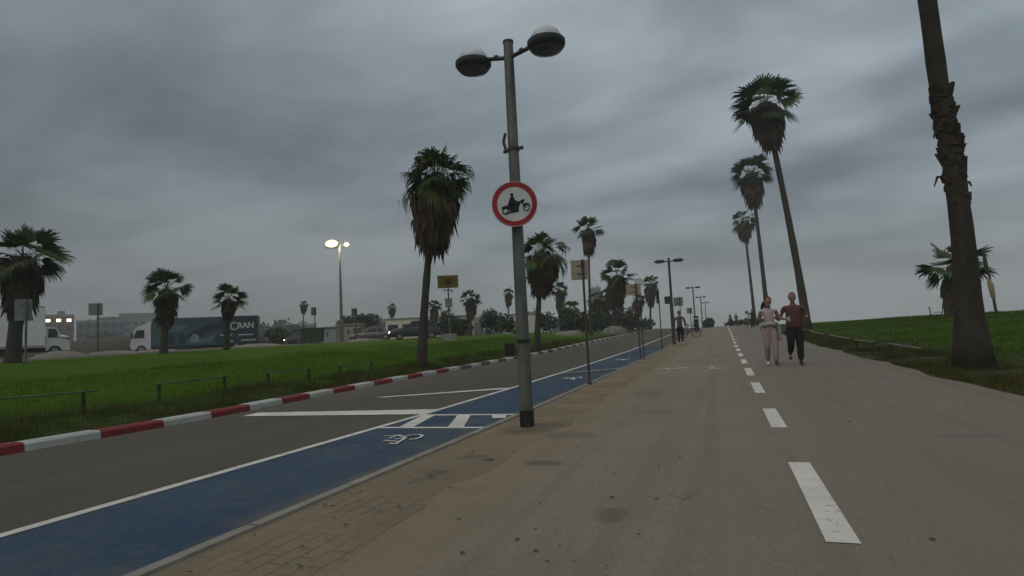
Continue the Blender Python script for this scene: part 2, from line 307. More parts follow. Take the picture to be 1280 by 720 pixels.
# ------------------------------------------------------------------ mesh helpers
class MB:
    def __init__(s): s.v = []; s.f = []; s.mi = []; s.cur = 0
    def add(s, vs, fs):
        o = len(s.v); s.v += [tuple(p) for p in vs]
        for f in fs: s.f.append(tuple(o+i for i in f)); s.mi.append(s.cur)
    def box(s, c, d, rot=None, bev=0.):
        hx, hy, hz = d[0]/2, d[1]/2, d[2]/2
        if bev:
            b = min(bev, hx*.9, hy*.9, hz*.9); bm = bmesh.new(); bmesh.ops.create_cube(bm, size=1)
            for v in bm.verts: v.co = Vector((v.co.x*d[0], v.co.y*d[1], v.co.z*d[2]))
            bmesh.ops.bevel(bm, geom=bm.edges[:], offset=b, segments=2, affect='EDGES', profile=.5)
            bm.verts.index_update(); P = [v.co.copy() for v in bm.verts]; Fs = [[v.index for v in f.verts] for f in bm.faces]; bm.free()
        else:
            P = [Vector((x, y, z)) for x in (-hx, hx) for y in (-hy, hy) for z in (-hz, hz)]
            Fs = [(0, 1, 3, 2), (4, 6, 7, 5), (0, 4, 5, 1), (2, 3, 7, 6), (0, 2, 6, 4), (1, 5, 7, 3)]
        if rot is not None: P = [rot @ p for p in P]
        s.add([p+Vector(c) for p in P], Fs)
    def tube(s, pts, rad, n=10, cap=True):
        pts = [Vector(p) for p in pts]; k = len(pts)
        if isinstance(rad, (int, float)): rad = [rad]*k
        V = []; t0 = (pts[1]-pts[0]).normalized(); ref = Vector((1, 0, 0)) if abs(t0.x) < .8 else Vector((0, 1, 0))
        for i, p in enumerate(pts):
            t = (pts[min(i+1, k-1)]-pts[max(i-1, 0)]).normalized(); a = t.cross(ref).normalized(); b = t.cross(a)
            for j in range(n):
                q = 2*math.pi*j/n; V.append(p + (a*math.cos(q)+b*math.sin(q))*rad[i])
        Fs = [(i*n+j, (i+1)*n+j, (i+1)*n+(j+1) % n, i*n+(j+1) % n) for i in range(k-1) for j in range(n)]
        if cap: Fs += [tuple(range(n)), tuple(range((k-1)*n, k*n))[::-1]]
        s.add(V, Fs)
    def lathe(s, prof, n=20, c=(0, 0, 0), rot=None, ring=False):
        V = []
        if ring: prof = list(prof)+[prof[0]]
        for r, z in prof:
            for j in range(n):
                q = 2*math.pi*j/n; p = Vector((r*math.cos(q), r*math.sin(q), z))
                if rot is not None: p = rot @ p
                V.append(p+Vector(c))
        k = len(prof); Fs = [(i*n+j, i*n+(j+1) % n, (i+1)*n+(j+1) % n, (i+1)*n+j) for i in range(k-1) for j in range(n)]
        if not ring: Fs += [tuple(range(n))[::-1], tuple(range((k-1)*n, k*n))]
        s.add(V, Fs)
    def prism(s, poly, fr, th):                                    # polygon in (u,w), frame maps (u,w,d) -> point, d 0..th
        n = len(poly); V = [fr(u, w_, 0) for u, w_ in poly] + [fr(u, w_, th) for u, w_ in poly]
        s.add(V, [tuple(range(n))[::-1], tuple(range(n, 2*n))] + [(i, (i+1) % n, n+(i+1) % n, n+i) for i in range(n)])
    def build(s, name, mats, parent=None, smooth=False, loc=None):
        me = bpy.data.meshes.new(name); me.from_pydata(s.v, [], s.f)
        if not isinstance(mats, (list, tuple)): mats = [mats]
        for m_ in mats: me.materials.append(m_)
        if len(mats) > 1: me.polygons.foreach_set('material_index', s.mi)
        if smooth: me.polygons.foreach_set('use_smooth', [True]*len(me.polygons))
        bm = bmesh.new(); bm.from_mesh(me); bmesh.ops.recalc_face_normals(bm, faces=bm.faces[:]); bm.to_mesh(me); bm.free()
        me.update(); o = bpy.data.objects.new(name, me); COL.objects.link(o)
        if smooth and smooth != 'all':
            try: me.set_sharp_from_angle(angle=R_(40))
            except Exception: pass
        if parent is not None: o.parent = parent
        if loc is not None: o.location = loc
        return o
def tag(o, label=None, cat=None, group=None, kind=None):
    if label: o['label'] = label
    if cat: o['category'] = cat
    if group: o['group'] = group
    if kind: o['kind'] = kind
    return o
def thing(name, loc, label, cat, rz=0, group=None):
    o = bpy.data.objects.new(name, None); COL.objects.link(o); o.empty_display_size = .2
    o.location = loc; o.rotation_euler = (0, 0, rz); return tag(o, label, cat, group)
def dup(root, loc, rz, label, group=None):
    r = root.copy(); COL.objects.link(r); r.location = loc; r.rotation_euler = (0, 0, rz); r['label'] = label
    if group: r['group'] = group
    for ch in list(root.children):
        c_ = ch.copy(); COL.objects.link(c_); c_.parent = r
        for gch in list(ch.children):
            d_ = gch.copy(); COL.objects.link(d_); d_.parent = c_
    return r
def itp(x, xs, ys): return float(np.interp(x, xs, ys))
ZRX = [8, 12, 17, 21, 29, 34, 45, 56, 66, 80, 100, 120, 150, 200]; ZRY = [0, .02, .06, .1, .2, .31, .55, .78, 1.0, 1.18, 1.32, 1.34, 1.1, .9]
def zr(y): return itp(y, ZRX, ZRY)
def zc(y): return itp(y, [0, 10, 14, 30, 50, 70, 100, 140, 200], [.85, .93, .97, 1.22, 1.45, 1.62, 1.7, 1.7, 1.7])
def zm(y): return itp(y, [0, 12, 30, 50, 73, 85, 100, 115, 150, 200], [1.05, 1.1, 1.18, 1.22, 1.22, 1.05, .8, .6, .4, .3])
def sm(t): t = min(max(t, 0), 1); return t*t*(3-2*t)
def xk(y): return itp(y, [7, 9, 12, 16, 40], [-7.85, -8.0, -8.3, -8.5, -8.7])
XE = 3.45
def zt(x, y):
    xl = xk(y)-.25
    if xl <= x <= XE: return zr(y)
    if x < xl:
        d = xl-x; a_ = zr(y)+.10; t = min(d/15, 1); s_ = 1-(1-t)**1.7
        b_ = .05*math.sin(x*.9+y*.6)*math.sin(y*.35-x*.2)*min(d/3, 1) if d < 40 else 0
        return a_+(zc(y)-a_)*s_+max(0, min(d-15, 500))*.004+b_
    d = x-XE
    if d < 12: return zr(y)+(zm(y)-zr(y))*sm(d/12)+.03*math.sin(x*1.3+y*.8)*min(d, 1)
    return zm(y)+(-5.5-zm(y))*sm((d-14)/40)

# ------------------------------------------------------------------ ground, road, pavements
YS = sorted(set([-40, -25, -15, -10, -6] + [i*.5 for i in range(-8, 41)] + list(range(20, 125)) + [7, 9, 12, 16, 40] + ZRX + [125, 130, 135, 140, 150, 160, 175, 200, 250, 320, 450, 700, 1200, 2200, 4000, 7000]))
def terrain():
    dl = [0, .25, .5, .75, 1, 1.5, 2, 2.5, 3, 4, 5, 6, 7.5, 9, 10.5, 12, 13.5, 15, 17, 20, 24, 28, 34, 42, 55, 75, 100, 140, 200, 300, 500, 900, 1800, 3500, 7000][::-1]
    dr = [0, .25, .5, .75, 1, 1.5, 2, 3, 4, 5, 6, 7, 8, 9, 10, 11, 12, 14, 17, 20, 24, 28, 34, 40, 47, 54, 65, 90, 400, 3000, 7000]
    V = []; nx = len(dl)+4+len(dr)
    for y in YS:
        xl = xk(y)-.25; z0 = zr(y)
        for d in dl: V.append((xl-d, y, zt(xl-d-1e-6, y) if d else z0+.10))
        V += [(xl+.08, y, z0-.06), (-5.95, y, z0-.06), (0, y, z0-.06), (XE-.12, y, z0-.06)]
        for d in dr: V.append((XE+d, y, zt(XE+d, y)))
    F = [(j*nx+i, j*nx+i+1, (j+1)*nx+i+1, (j+1)*nx+i) for j in range(len(YS)-1) for i in range(nx-1)]
    b = MB(); b.add(V, F); tag(b.build('ground', M['terrain'], smooth='all'), 'green grass banks and bare earth beside the road', kind='structure')
terrain()
def strip(name, x0, x1, y0, y1, dz, m_, label=None, jag=0):
    f0 = x0 if callable(x0) else (lambda y: x0); f1 = x1 if callable(x1) else (lambda y: x1)
    ys = [y for y in YS if y0 < y < y1]; ys = [y0]+ys+[y1]; V = []; F = []
    for i, y in enumerate(ys):
        V += [(f0(y), y, zr(y)+dz), (f1(y), y, zr(y)+dz)]
        if i: F.append((2*i-2, 2*i-1, 2*i+1, 2*i))
    b = MB(); b.add(V, F); o = b.build(name, m_); tag(o, label, kind='structure'); return o
strip('road', lambda y: xk(y)-.02, -2.70, -10, 150, .004, M['asphalt'], 'grey asphalt road')
strip('disabled_parking_bay', -4.22, -2.76, -6, 15.15, .008, M['blue'], 'blue painted disabled parking strip beside the pavement')
strip('disabled_parking_bay', -4.22, -2.76, 17.1, 31, .008, M['blue'], 'farther blue painted parking strip beyond the dark patch')
b = MB()                                                          # dark reinstated patch and lower strip of blue
V = [(-4.22, 15.15), (-2.76, 15.15), (-2.76, 17.1), (-4.22, 15.9)]
b.add([(x, y, zr(y)+.008) for x, y in [(-4.22, 15.15), (-3.6, 15.15), (-2.76, 16.1), (-2.76, 17.1), (-4.22, 15.75)]], [(0, 1, 2, 3, 4)])
tag(b.build('asphalt_patch', M['patch']), 'dark asphalt patch crossing the blue strip', kind='structure')
b = MB(); b.add([(x, y, zr(y)+.008) for x, y in [(-4.22, 15.76), (-2.76, 17.1), (-4.22, 17.1)]], [(0, 1, 2)]); b.add([(x, y, zr(y)+.008) for x, y in [(-3.59, 15.15), (-2.76, 15.15), (-2.76, 16.09)]], [(0, 1, 2)])
tag(b.build('disabled_parking_bay', M['blue']), 'small blue painted corners beside the dark asphalt patch', kind='structure')
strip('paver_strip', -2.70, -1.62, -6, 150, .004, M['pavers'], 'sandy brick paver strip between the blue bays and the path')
strip('path', lambda y: -1.86+.05*math.sin(y*2.9)+.04*math.sin(y*5.3+2)+.03*math.sin(y*1.1), lambda y: XE+.02+.07*math.sin(y*.9)+.05*math.sin(y*2.3+1), -10, 150, .008, M['promenade'], 'wide tan promenade path')
# edging and kerb
def edging():
    b = MB(); y = -6.
    while y < 60:
        L = .98 if y < 30 else 3.98; V = []; ys = [y, y+L]
        for yy in ys:
            z0 = zr(yy); V += [(-2.77, yy, z0-.05), (-2.77, yy, z0+.022), (-2.69, yy, z0+.022), (-2.68, yy, z0-.05)]
        b.add(V, [(0, 1, 5, 4), (1, 2, 6, 5), (2, 3, 7, 6), (0, 3, 2, 1), (4, 5, 6, 7)]); y += L+.02
    tag(b.build('edging', M['strip']), 'pale concrete edging between the blue strip and the pavers', kind='structure')
edging()
def kerb():
    b = MB(); k = 0; y = 4.97-.94*9
    while y < 150:
        L = .93 if y < 60 else 1.86; H_ = .112; V = []
        b.cur = (0 if k % 2 else (1 if y < 17.5 else 2))
        j = rnd.uniform(-.012, .012); jz = rnd.uniform(-.008, .006)
        for yy in (y, y+L):
            z0 = zr(yy); x = xk(yy)+j
            V += [(x, yy, z0-.03), (x-.012, yy, z0+H_-.025+jz), (x-.04, yy, z0+H_+jz), (x-.26, yy, z0+H_+jz), (x-.26, yy, z0-.03)]
        b.add(V, [(0, 1, 6, 5), (1, 2, 7, 6), (2, 3, 8, 7), (3, 4, 9, 8), (0, 4, 3, 2, 1), (5, 6, 7, 8, 9)])
        y += L+.01; k += 1
    tag(b.build('kerb', [M['kerb_white'], M['kerb_red'], M['kerb_dark']]), 'kerb painted in red and white blocks', kind='structure')
kerb()
# painted markings
def poly_on_ground(b, pts, dz):
    b.add([(x, y, zr(y)+dz) for x, y in pts], [tuple(range(len(pts)))])
def stroke(b, pts, w_, dz):
    for (x0, y0), (x1, y1) in zip(pts, pts[1:]):
        dx, dy = x1-x0, y1-y0; L = math.hypot(dx, dy); nx, ny = -dy/L*w_/2, dx/L*w_/2; ex, ey = dx/L*w_*.3, dy/L*w_*.3
        poly_on_ground(b, [(x0-ex+nx, y0-ey+ny), (x0-ex-nx, y0-ey-ny), (x1+ex-nx, y1+ey-ny), (x1+ex+nx, y1+ey+ny)], dz); dz += .0004
strip('bay_line', -4.28, -4.18, -6, 60, .012, M['white_line'], 'thin white line along the outer edge of the blue strip')
def marking(name, polys, m_, label, dz=.012, strokes=(), sw=.06):
    b = MB()
    for i, p in enumerate(polys): poly_on_ground(b, p, dz+i*.0004)
    for i, s_ in enumerate(strokes): stroke(b, s_, sw, dz+i*.002)
    return tag(b.build(name, m_), label, kind='structure')
marking('stop_line', [[(-7.45, 7.95), (-4.28, 8.05), (-4.28, 8.62), (-7.5, 8.38)]], M['white_line'], 'broad white stop line across the road')
marking('slanted_line', [[(-6.62, 10.55), (-6.35, 10.5), (-4.28, 11.75), (-4.28, 12.0), (-4.45, 12.0)], ], M['white_line'], 'thinner white line on the road beyond the stop line')
marking('hatched_box', [[(-4.18, 6.74), (-2.78, 6.76), (-2.78, 6.86), (-4.18, 6.84)], [(-4.18, 7.91), (-2.78, 7.91), (-2.78, 8.02), (-4.18, 8.02)],
        [(-4.18, 7.91), (-3.98, 7.91), (-3.74, 6.85), (-3.94, 6.85)], [(-3.62, 7.91), (-3.42, 7.91), (-3.06, 6.85), (-3.27, 6.85)], [(-3.10, 7.91), (-2.90, 7.91), (-2.79, 7.62), (-2.98, 7.6)]],
        M['white_line'], 'white hatched box painted across the blue strip')
WH = [[(-3.74, 6.17), (-3.61, 6.24)], [(-3.60, 6.03), (-3.59, 6.25)], [(-3.58, 5.88), (-3.39, 5.82)], [(-3.40, 5.70), (-3.31, 5.66), (-3.40, 6.04), (-3.47, 5.94)],
      [(-3.40, 6.04), (-3.59, 6.19)], [(-3.46, 6.12), (-3.42, 6.22), (-3.33, 6.23), (-3.25, 6.15), (-3.22, 6.05), (-3.22, 5.95), (-3.27, 5.90)]]
marking('wheelchair_symbol', [], M['white_line'], 'white wheelchair symbol painted in front of the hatched box', .012, WH, .036)
marking('wheelchair_symbol', [], M['white_line'], 'smaller white wheelchair symbol on the blue strip past the lamp post', .012, [[(x, y+8.0) for x, y in s_] for s_ in WH], .055)
marking('wheelchair_symbol', [], M['white_line'], 'far white wheelchair symbol on the blue strip beyond the dark patch', .012, [[(x, y+15.5) for x, y in s_] for s_ in WH], .07)
marking('crossing_line', [[(-4.18, 15.79), (-2.8, 17.06), (-2.8, 17.18), (-4.18, 15.91)]], M['white_line'], 'thin white line slanting over the blue strip')
DY = [(3.30, 5.13), (6.84, 8.38), (10.25, 12.05), (13.6, 15.8)]
while DY[-1][1] < 105: DY.append((DY[-1][1]+1.7, DY[-1][1]+3.6))
for i, (y0, y1) in enumerate(DY):
    xo = .46+.0 if y0 < 60 else .46-.004*(y0-60)
    ys = [y0]+[y for y in YS if y0 < y < y1]+[y1]; V = []; F = []
    for q, y in enumerate(ys):
        V += [(xo-.075, y, zr(y)+.012), (xo+.075, y, zr(y)+.012)]
        if q: F.append((2*q-2, 2*q-1, 2*q+1, 2*q))
    b = MB(); b.add(V, F); tag(b.build('centre_dash', M['white_line']), 'white dash of the centre line on the path', kind='structure', group='dashes along the path')
marking('bicycle_symbol', [], M['white_faded'], 'faded white bicycle symbol on the path', .012,
        [[(-1.62, 14.75), (-1.28, 15.2)], [(-1.75, 16.4), (-1.62, 16.75), (-1.45, 16.6), (-1.5, 16.3), (-1.7, 16.25)], [(-1.28, 16.45), (-1.12, 16.75), (-.98, 16.55), (-1.05, 16.25), (-1.22, 16.25)], [(-1.55, 16.4), (-1.35, 15.9), (-1.1, 16.45)]], .07)
marking('walker_symbol', [], M['white_faded'], 'faded white walking figure symbol on the path', .012,
        [[(-.42, 16.9), (-.28, 16.95)], [(-.35, 16.7), (-.33, 15.95)], [(-.33, 15.95), (-.55, 15.3)], [(-.33, 15.95), (-.08, 15.35)], [(-.36, 16.5), (-.62, 16.1)], [(-.34, 16.5), (-.12, 16.2)]], .08)
# sea
b = MB(); b.add([(45, -300, -3), (9000, -300, -3), (9000, 9000, -3), (45, 9000, -3)], [(0, 1, 2, 3)]); tag(b.build('sea', M['sea']), 'grey sea on the horizon', kind='structure')

# ------------------------------------------------------------------ grass blades
def grass(n, xr, yr, m_, name, label, h=(.05, .12), seed=1, dens=None):
    r = np.random.RandomState(seed); V = np.zeros((n*3, 3)); c_ = 0
    while c_ < n:
        u = r.rand(); y = yr[0]+(yr[1]-yr[0])*u**1.7; x = xr[0]+(xr[1]-xr[0])*r.rand()
        if x < 0: x = xk(y)-.27-(-x)
        else: x = XE+x
        if dens and r.rand() > dens(x, y): continue
        sc_ = 1+max(0, y-8)*.05; hh = r.uniform(*h)*min(sc_, 1.5); ww = .006*sc_
        a_ = r.rand()*6.283; l_ = r.uniform(.0, .6)*hh; z0 = zt(x, y)-.01
        V[3*c_] = (x-math.cos(a_)*ww, y-math.sin(a_)*ww, z0); V[3*c_+1] = (x+math.cos(a_)*ww, y+math.sin(a_)*ww, z0)
        b_ = r.rand()*6.283; V[3*c_+2] = (x+math.cos(b_)*l_, y+math.sin(b_)*l_, z0+hh); c_ += 1
    me = bpy.data.meshes.new(name); me.vertices.add(n*3); me.vertices.foreach_set('co', V.ravel())
    me.loops.add(n*3); me.loops.foreach_set('vertex_index', np.arange(n*3, dtype=np.int32)); me.polygons.add(n)
    me.polygons.foreach_set('loop_start', np.arange(n, dtype=np.int32)*3); me.polygons.foreach_set('loop_total', np.full(n, 3, dtype=np.int32))
    me.materials.append(m_); me.update(); me.validate(); o = bpy.data.objects.new(name, me); COL.objects.link(o)
    tag(o, label, 'grass', kind='stuff')
def clump(s_, off=0):
    return lambda x, y: max(0, min(1, .5+1.6*(math.sin(x*2.1*s_+off+math.sin(y*1.3*s_))*math.sin(y*1.7*s_+x*.7*s_+off))))
grass(52000, (-7, -.02), (3, 45), M['blade'], 'lawn_grass', 'short green grass on the bank left of the road', (.03, .09), 1)
grass(9000, (-9, -.4), (3, 40), M['blade_dry'], 'lawn_grass', 'dry straw coloured patches in the left lawn', (.03, .08), 6, clump(.55, 1))
grass(17000, (-1.5, 0), (3, 40), M['blade_dry'], 'verge_grass', 'rough dry grass along the painted kerb', (.04, .15), 2, clump(1.))
grass(20000, (.02, 1.6), (7, 45), M['blade_dry'], 'verge_grass', 'dry tufts of grass along the right edge of the path', (.03, .13), 3, clump(1., 2))
grass(6000, (1.5, 9), (8, 45), M['blade_dry'], 'lawn_grass', 'dry straw coloured patches in the right lawn', (.03, .08), 7, clump(.5, 3))
grass(36000, (1.2, 11), (8, 60), M['blade_d'], 'lawn_grass', 'green grass on the mound right of the path', (.03, .09), 4)

def litter(n, spots, m_, label, seed):
    r = random.Random(seed); b = MB()
    for k in range(n):
        x0, x1, y0, y1 = r.choice(spots); y = y0+(y1-y0)*r.random()**1.5; x = r.uniform(x0, x1); z0 = zt(x, y)+.016; a_ = r.uniform(0, 6.283)
        L = .006+.020*r.random()**2.5; w_ = L*r.uniform(.3, .7); d = Vector((math.cos(a_), math.sin(a_), 0)); e2 = Vector((-d.y, d.x, 0)); p = Vector((x, y, z0)); up = Vector((0, 0, r.uniform(.002, .010)))
        b.add([p-d*L, p+e2*w_+up, p+d*L, p-e2*w_+up*.4], [(0, 1, 2, 3)])
    tag(b.build('leaf_litter', m_), label, 'litter', kind='stuff')
M['flake'] = mat('dry_leaf_flake', (.075, .055, .032), (.045, .034, .022), 40, .95)
litter(380, [(-2.6, -1.9, 2.2, 14), (-2.6, -1.9, 2.2, 9), (-8.2, -7.6, 4, 14), (2.4, 3.4, 6, 20), (-2.0, -.4, 2.4, 12), (-1.9, 2.8, 3.4, 16)], M['flake'], 'scattered dry leaf flakes and grit on the paving', 91)
# ------------------------------------------------------------------ palms
SKX, SKY = [0, .15, .45, .75, 1], [.66, 1., .92, .66, .32]
PALMGROUP = 'fan palms along the seafront'
def palm(loc, H_, lean, Rc, sl, sr, label, seed, r0=.24, r1=.15, nf=34, nl=15, nd=110, droop=.35, bark='bark', rag=0., live_lo=-25, pts=None):
    r = random.Random(seed); P = thing('palm_tree', loc, label, 'palm', 0, PALMGROUP); Rc *= 1.08
    b = MB(); n = 26; path = []; rad = []
    for i in range(n+1):
        t = i/n; k = t**1.25
        if pts: path.append(Vector([itp(t*H_, [q[2] for q in pts], [q[j] for q in pts]) for j in range(2)]+[t*H_-.1*(i == 0)]))
        else: path.append(Vector((lean[0]*k, lean[1]*k, t*H_-(.25 if i == 0 else 0))))
        if pts: rr = itp(t*H_, [q[2] for q in pts], [q[3] for q in pts])
        else: rr = .72*(r1+(r0-r1)*(1-t)**2.2)+.2*r0*math.exp(-t*H_/.35)
        rad.append(rr*(1+r.uniform(-.05, .05)))
    b.tube(path, rad, 16); b.build('trunk', M[bark], P, smooth='all')
    top = path[-1]
    # dead skirt
    if sl > .3:
        b = MB(); prof = []
        for i in range(9):
            t = i/8; prof.append((max(r1*1.15, sr*.66*itp(t, SKX, SKY)) if t < 1 else r1*1.1, -.05*Rc-max(.2, sl*.86-.05*Rc)*t))
        b.cur = 0; Vv = []; nn = 18
        for (rr, z_) in prof:
            k = max(0, (H_+z_)/H_)**1.25
            for j in range(nn):
                q = 2*math.pi*j/nn; q2 = rr*(1+r.uniform(-.16, .16)); Vv.append((lean[0]*k+q2*math.cos(q) if not pts else top.x+q2*math.cos(q), lean[1]*k+q2*math.sin(q) if not pts else top.y+q2*math.sin(q), H_+z_+r.uniform(-.05, .05)))
        b.add(Vv, [(i*nn+j, i*nn+(j+1) % nn, (i+1)*nn+(j+1) % nn, (i+1)*nn+j) for i in range(len(prof)-1) for j in range(nn)])
        for k_ in range(nd):
            t = (k_/nd)**1.1; z0 = H_+.05*Rc-max(.1, sl*.66+.1*Rc)*t+r.uniform(-.05, .05)*sl; q = k_*2.39996+r.uniform(-.3, .3)
            kk = max(0, z0/H_)**1.25; cxx, cyy = (lean[0]*kk, lean[1]*kk) if not pts else (top.x, top.y)
            env = sr*itp(t, SKX, SKY)*r.uniform(.7, 1.25)
            d = Vector((math.cos(q), math.sin(q), 0)); s_ = Vector((-math.sin(q), math.cos(q), 0))
            L = min(sl*.42, max(.35, Rc*.65))*r.uniform(.6, 1.25)
            p0 = Vector((cxx, cyy, z0))+d*r1*.8; p1 = Vector((cxx, cyy, z0-L*.12))+d*env*.85
            b.cur = 1 if r.random() < .25 else 0
            w0 = .018+Rc*.006
            b.add([p0-s_*w0, p0+s_*w0, p1+s_*w0, p1-s_*w0], [(0, 1, 2, 3)])
            ns = 7
            for j in range(ns):
                a_ = (j/(ns-1)-.5)*1.3*r.uniform(.8, 1.2); wl = L*.075
                dv = (Vector((0, 0, -1))*math.cos(a_)+s_*math.sin(a_)+d*.10)
                m1 = p1+dv*L*.5; e1 = m1+(dv*.5+Vector((0, 0, -.55)))*L*.5*r.uniform(.6, 1.2)+d*r.uniform(-.12, .02)*L
                sv = s_*wl
                b.add([p1, m1-sv, e1, m1+sv], [(0, 1, 2, 3)])
        b.build('dead_leaf_skirt', [M['dead'], M['dead2']], P)
    # live crown
    b = MB()
    for k_ in range(nf):
        u = (k_+.5)/nf; q = k_*2.39996+r.uniform(-.25, .25)
        el = R_(84+(live_lo-84)*u**.78+r.uniform(-9, 9))
        d = Vector((math.cos(q)*math.cos(el), math.sin(q)*math.cos(el), math.sin(el)))
        s_ = Vector((-math.sin(q), math.cos(q), 0)); nrm = d.cross(s_)
        if nrm.z < 0: nrm = -nrm
        Lp = Rc*r.uniform(.36, .56); Lb = Rc*r.uniform(.54, .74)
        p0 = top+Vector((0, 0, r.uniform(-.10, .06)*Rc)); pm = p0+d*Lp*.5; p1 = p0+d*Lp-Vector((0, 0, .05*Rc))
        b.cur = 2; wv = .008+.010*Rc
        b.add([p0-s_*wv, p0+s_*wv, p1+s_*wv*.6, p1-s_*wv*.6], [(0, 1, 2, 3)]); b.add([p0-nrm*wv*.6, p0+nrm*wv*.6, p1+nrm*wv*.4, p1-nrm*wv*.4], [(0, 1, 2, 3)])
        ragged = r.random() < rag
        b.cur = r.choice([0, 0, 1, 1, 2]) if not ragged else 2
        spread = r.uniform(46, 76); twist = r.uniform(-.8, .8); s2 = s_*math.cos(twist)+nrm*math.sin(twist); n2_ = nrm*math.cos(twist)-s_*math.sin(twist)
        dr_0 = droop*(1.9 if ragged else 1)
        for j in range(nl):
            a_ = (j/(nl-1)-.5)*2*R_(spread); L = Lb*(.66+.34*math.cos(a_*.7))*r.uniform(.86, 1.1)
            dv = d*math.cos(a_)+s2*math.sin(a_); perp = (s2*math.cos(a_)-d*math.sin(a_))*L*(.66/nl)
            cup = n2_*(.14*L)
            dr_ = dr_0*r.uniform(.6, 1.3); dn_ = Vector((0, 0, -1))*L*dr_
            m1 = p1+dv*L*.5-cup*.5+dn_*.08; m2 = p1+dv*L*.78-cup*.5+dn_*.30; e1 = p1+dv*L*(.99-.22*dr_)-cup*.3+dn_*.72
            b.add([p1-perp*.25, p1+perp*.25, m1+perp*1.15, m1-perp*1.15], [(0, 1, 2, 3)]); b.add([m1-perp*1.1, m1+perp*1.1, m2+perp*.7, m2-perp*.7], [(0, 1, 2, 3)]); b.add([m2-perp*.7, m2+perp*.7, e1], [(0, 1, 2)])
    b.build('crown', [M['leaf'], M['leaf2'], M['leaf3']], P)
    return P
PT = [
 ('shaggy palm with a long brown skirt at the kerb, left of the lamp post', -9.4, 17.9, .27, 6.38, .68, .23, 1.21, 2.9, .74, .23, .14),
 ('bulky skirted palm right beside the lamp post, behind it by the kerb', -9.0, 29.6, .38, 5.05, .51, .18, 1.22, 2.3, .76, .25, .16),
 ('slender tall palm rising behind the first tan board', -11.4, 54.5, 1.06, 9.69, .30, .10, 1.38, 2.3, .55, .22, .13),
 ('stout palm with a round dark skirt between the two tan boards', -10.3, 60.2, 1.10, 5.69, .63, .22, 1.74, 3.6, .95, .34, .2),
 ('narrow palm with a column shaped skirt just right of the bulky palm', -19.0, 73.1, 1.58, 5.18, .11, .04, .99, 3.74, .66, .25, .16),
 ('low short palm at the foot of the column shaped palm', -16.9, 68.5, 1.50, 2.64, .27, .09, 1.11, 1.11, .46, .25, .16),
 ('palm with a narrow skirt standing right behind the second tan board', -12.1, 91.5, 1.49, 4.37, .34, .12, 1.07, 3.00, .83, .25, .16),
 ('tall skirted palm right of the second tan board', -9.7, 87.0, 1.39, 6.44, .40, .14, 1.23, 3.82, .89, .25, .16),
 ('small palm close left of the stout dark skirted palm, the shaggier of two', -14.0, 69.5, 1.41, 3.75, .33, .12, 1.01, 2.02, .55, .25, .16),
 ('small palm touching the left side of the stout dark skirted palm', -13.4, 71.9, 1.40, 4.18, .37, .13, .95, 2.72, .57, .25, .16),
 ('thin distant palm just left of the lamp post', -28.5, 80.4, 1.67, 5.80, .26, .09, .89, 2.15, .50, .2, .13),
 ('bushy palm among dark bushes right of the yellow panel', -25.7, 60.2, 1.55, 4.03, .23, .08, 1.11, 2.52, .60, .3, .2),
 ('two tiered palm between the kerb palm and the yellow panel', -31.6, 63.4, 1.60, 3.62, .19, .06, .92, 2.73, .46, .3, .2),
 ('round headed distant palm above the dark tree and cream kiosk', -56.9, 97.2, 1.83, 5.92, .22, .08, .80, 2.03, .65, .22, .14),
 ('thin distant palm left of the lit floodlight mast', -65.5, 83.5, 1.82, 6.50, .26, .09, .79, 1.6, .55, .15, .11),
 ('tiny far palm low behind the second tan board', -17.7, 121.5, 1.65, 3.97, .46, .16, .79, 2.10, .55, .2, .13),
 ('broad palm with thick ragged trunk in front of the white box truck', -25.8, 15.85, 1.01, 4.15, .24, .14, 1.34, 2.2, .54, .34, .31),
 ('palm in front of the cab of the teal truck', -27.4, 23.9, 1.14, 3.37, .16, .06, 1.16, 1.8, .44, .26, .2),
 ('shorter palm in front of the rear of the teal truck', -27.4, 28.1, 1.21, 2.92, .16, .06, 1.02, 1.1, .40, .24, .2),
 ('tallest palm with large ball shaped skirt, behind the man jogging', 5.7, 48.8, .68, 17.1, -1.6, -.4, 2.42, 3.4, 1.16, .44, .27),
 ('middle palm of the three tall ones, behind the woman jogging', 5.0, 78.3, 1.16, 18.5, -.5, .04, 2.45, 4.0, 1.15, .42, .27),
 ('farthest of the three tall palms, with sparse drooping leaves', 4.9, 108.0, 1.30, 17.54, -.5, -.06, 2.1, 3.6, 1.0, .4, .25),
 ('low wide palm behind the mound and the thick leaning trunk', 11.6, 39.1, .9, 3.0, .6, .35, 1.6, 2.4, .5, .3, .26),
]
for i, p in enumerate(PT):
    near = p[2] < 32
    palm((p[1], p[2], p[3]), p[4], (p[5], p[6]), p[7], p[8], p[9], p[0], 100+i, p[10], p[11], nf=24 if near or i in (19, 20) else 18, nl=19 if near else (15 if i in (19, 20) else 11), nd=150 if near else 90,
         droop=.75 if i in (0, 1) else (.9 if i == 21 else .35), rag=.35 if i == 0 else .1, live_lo=-38 if i in (0, 16) else -30)
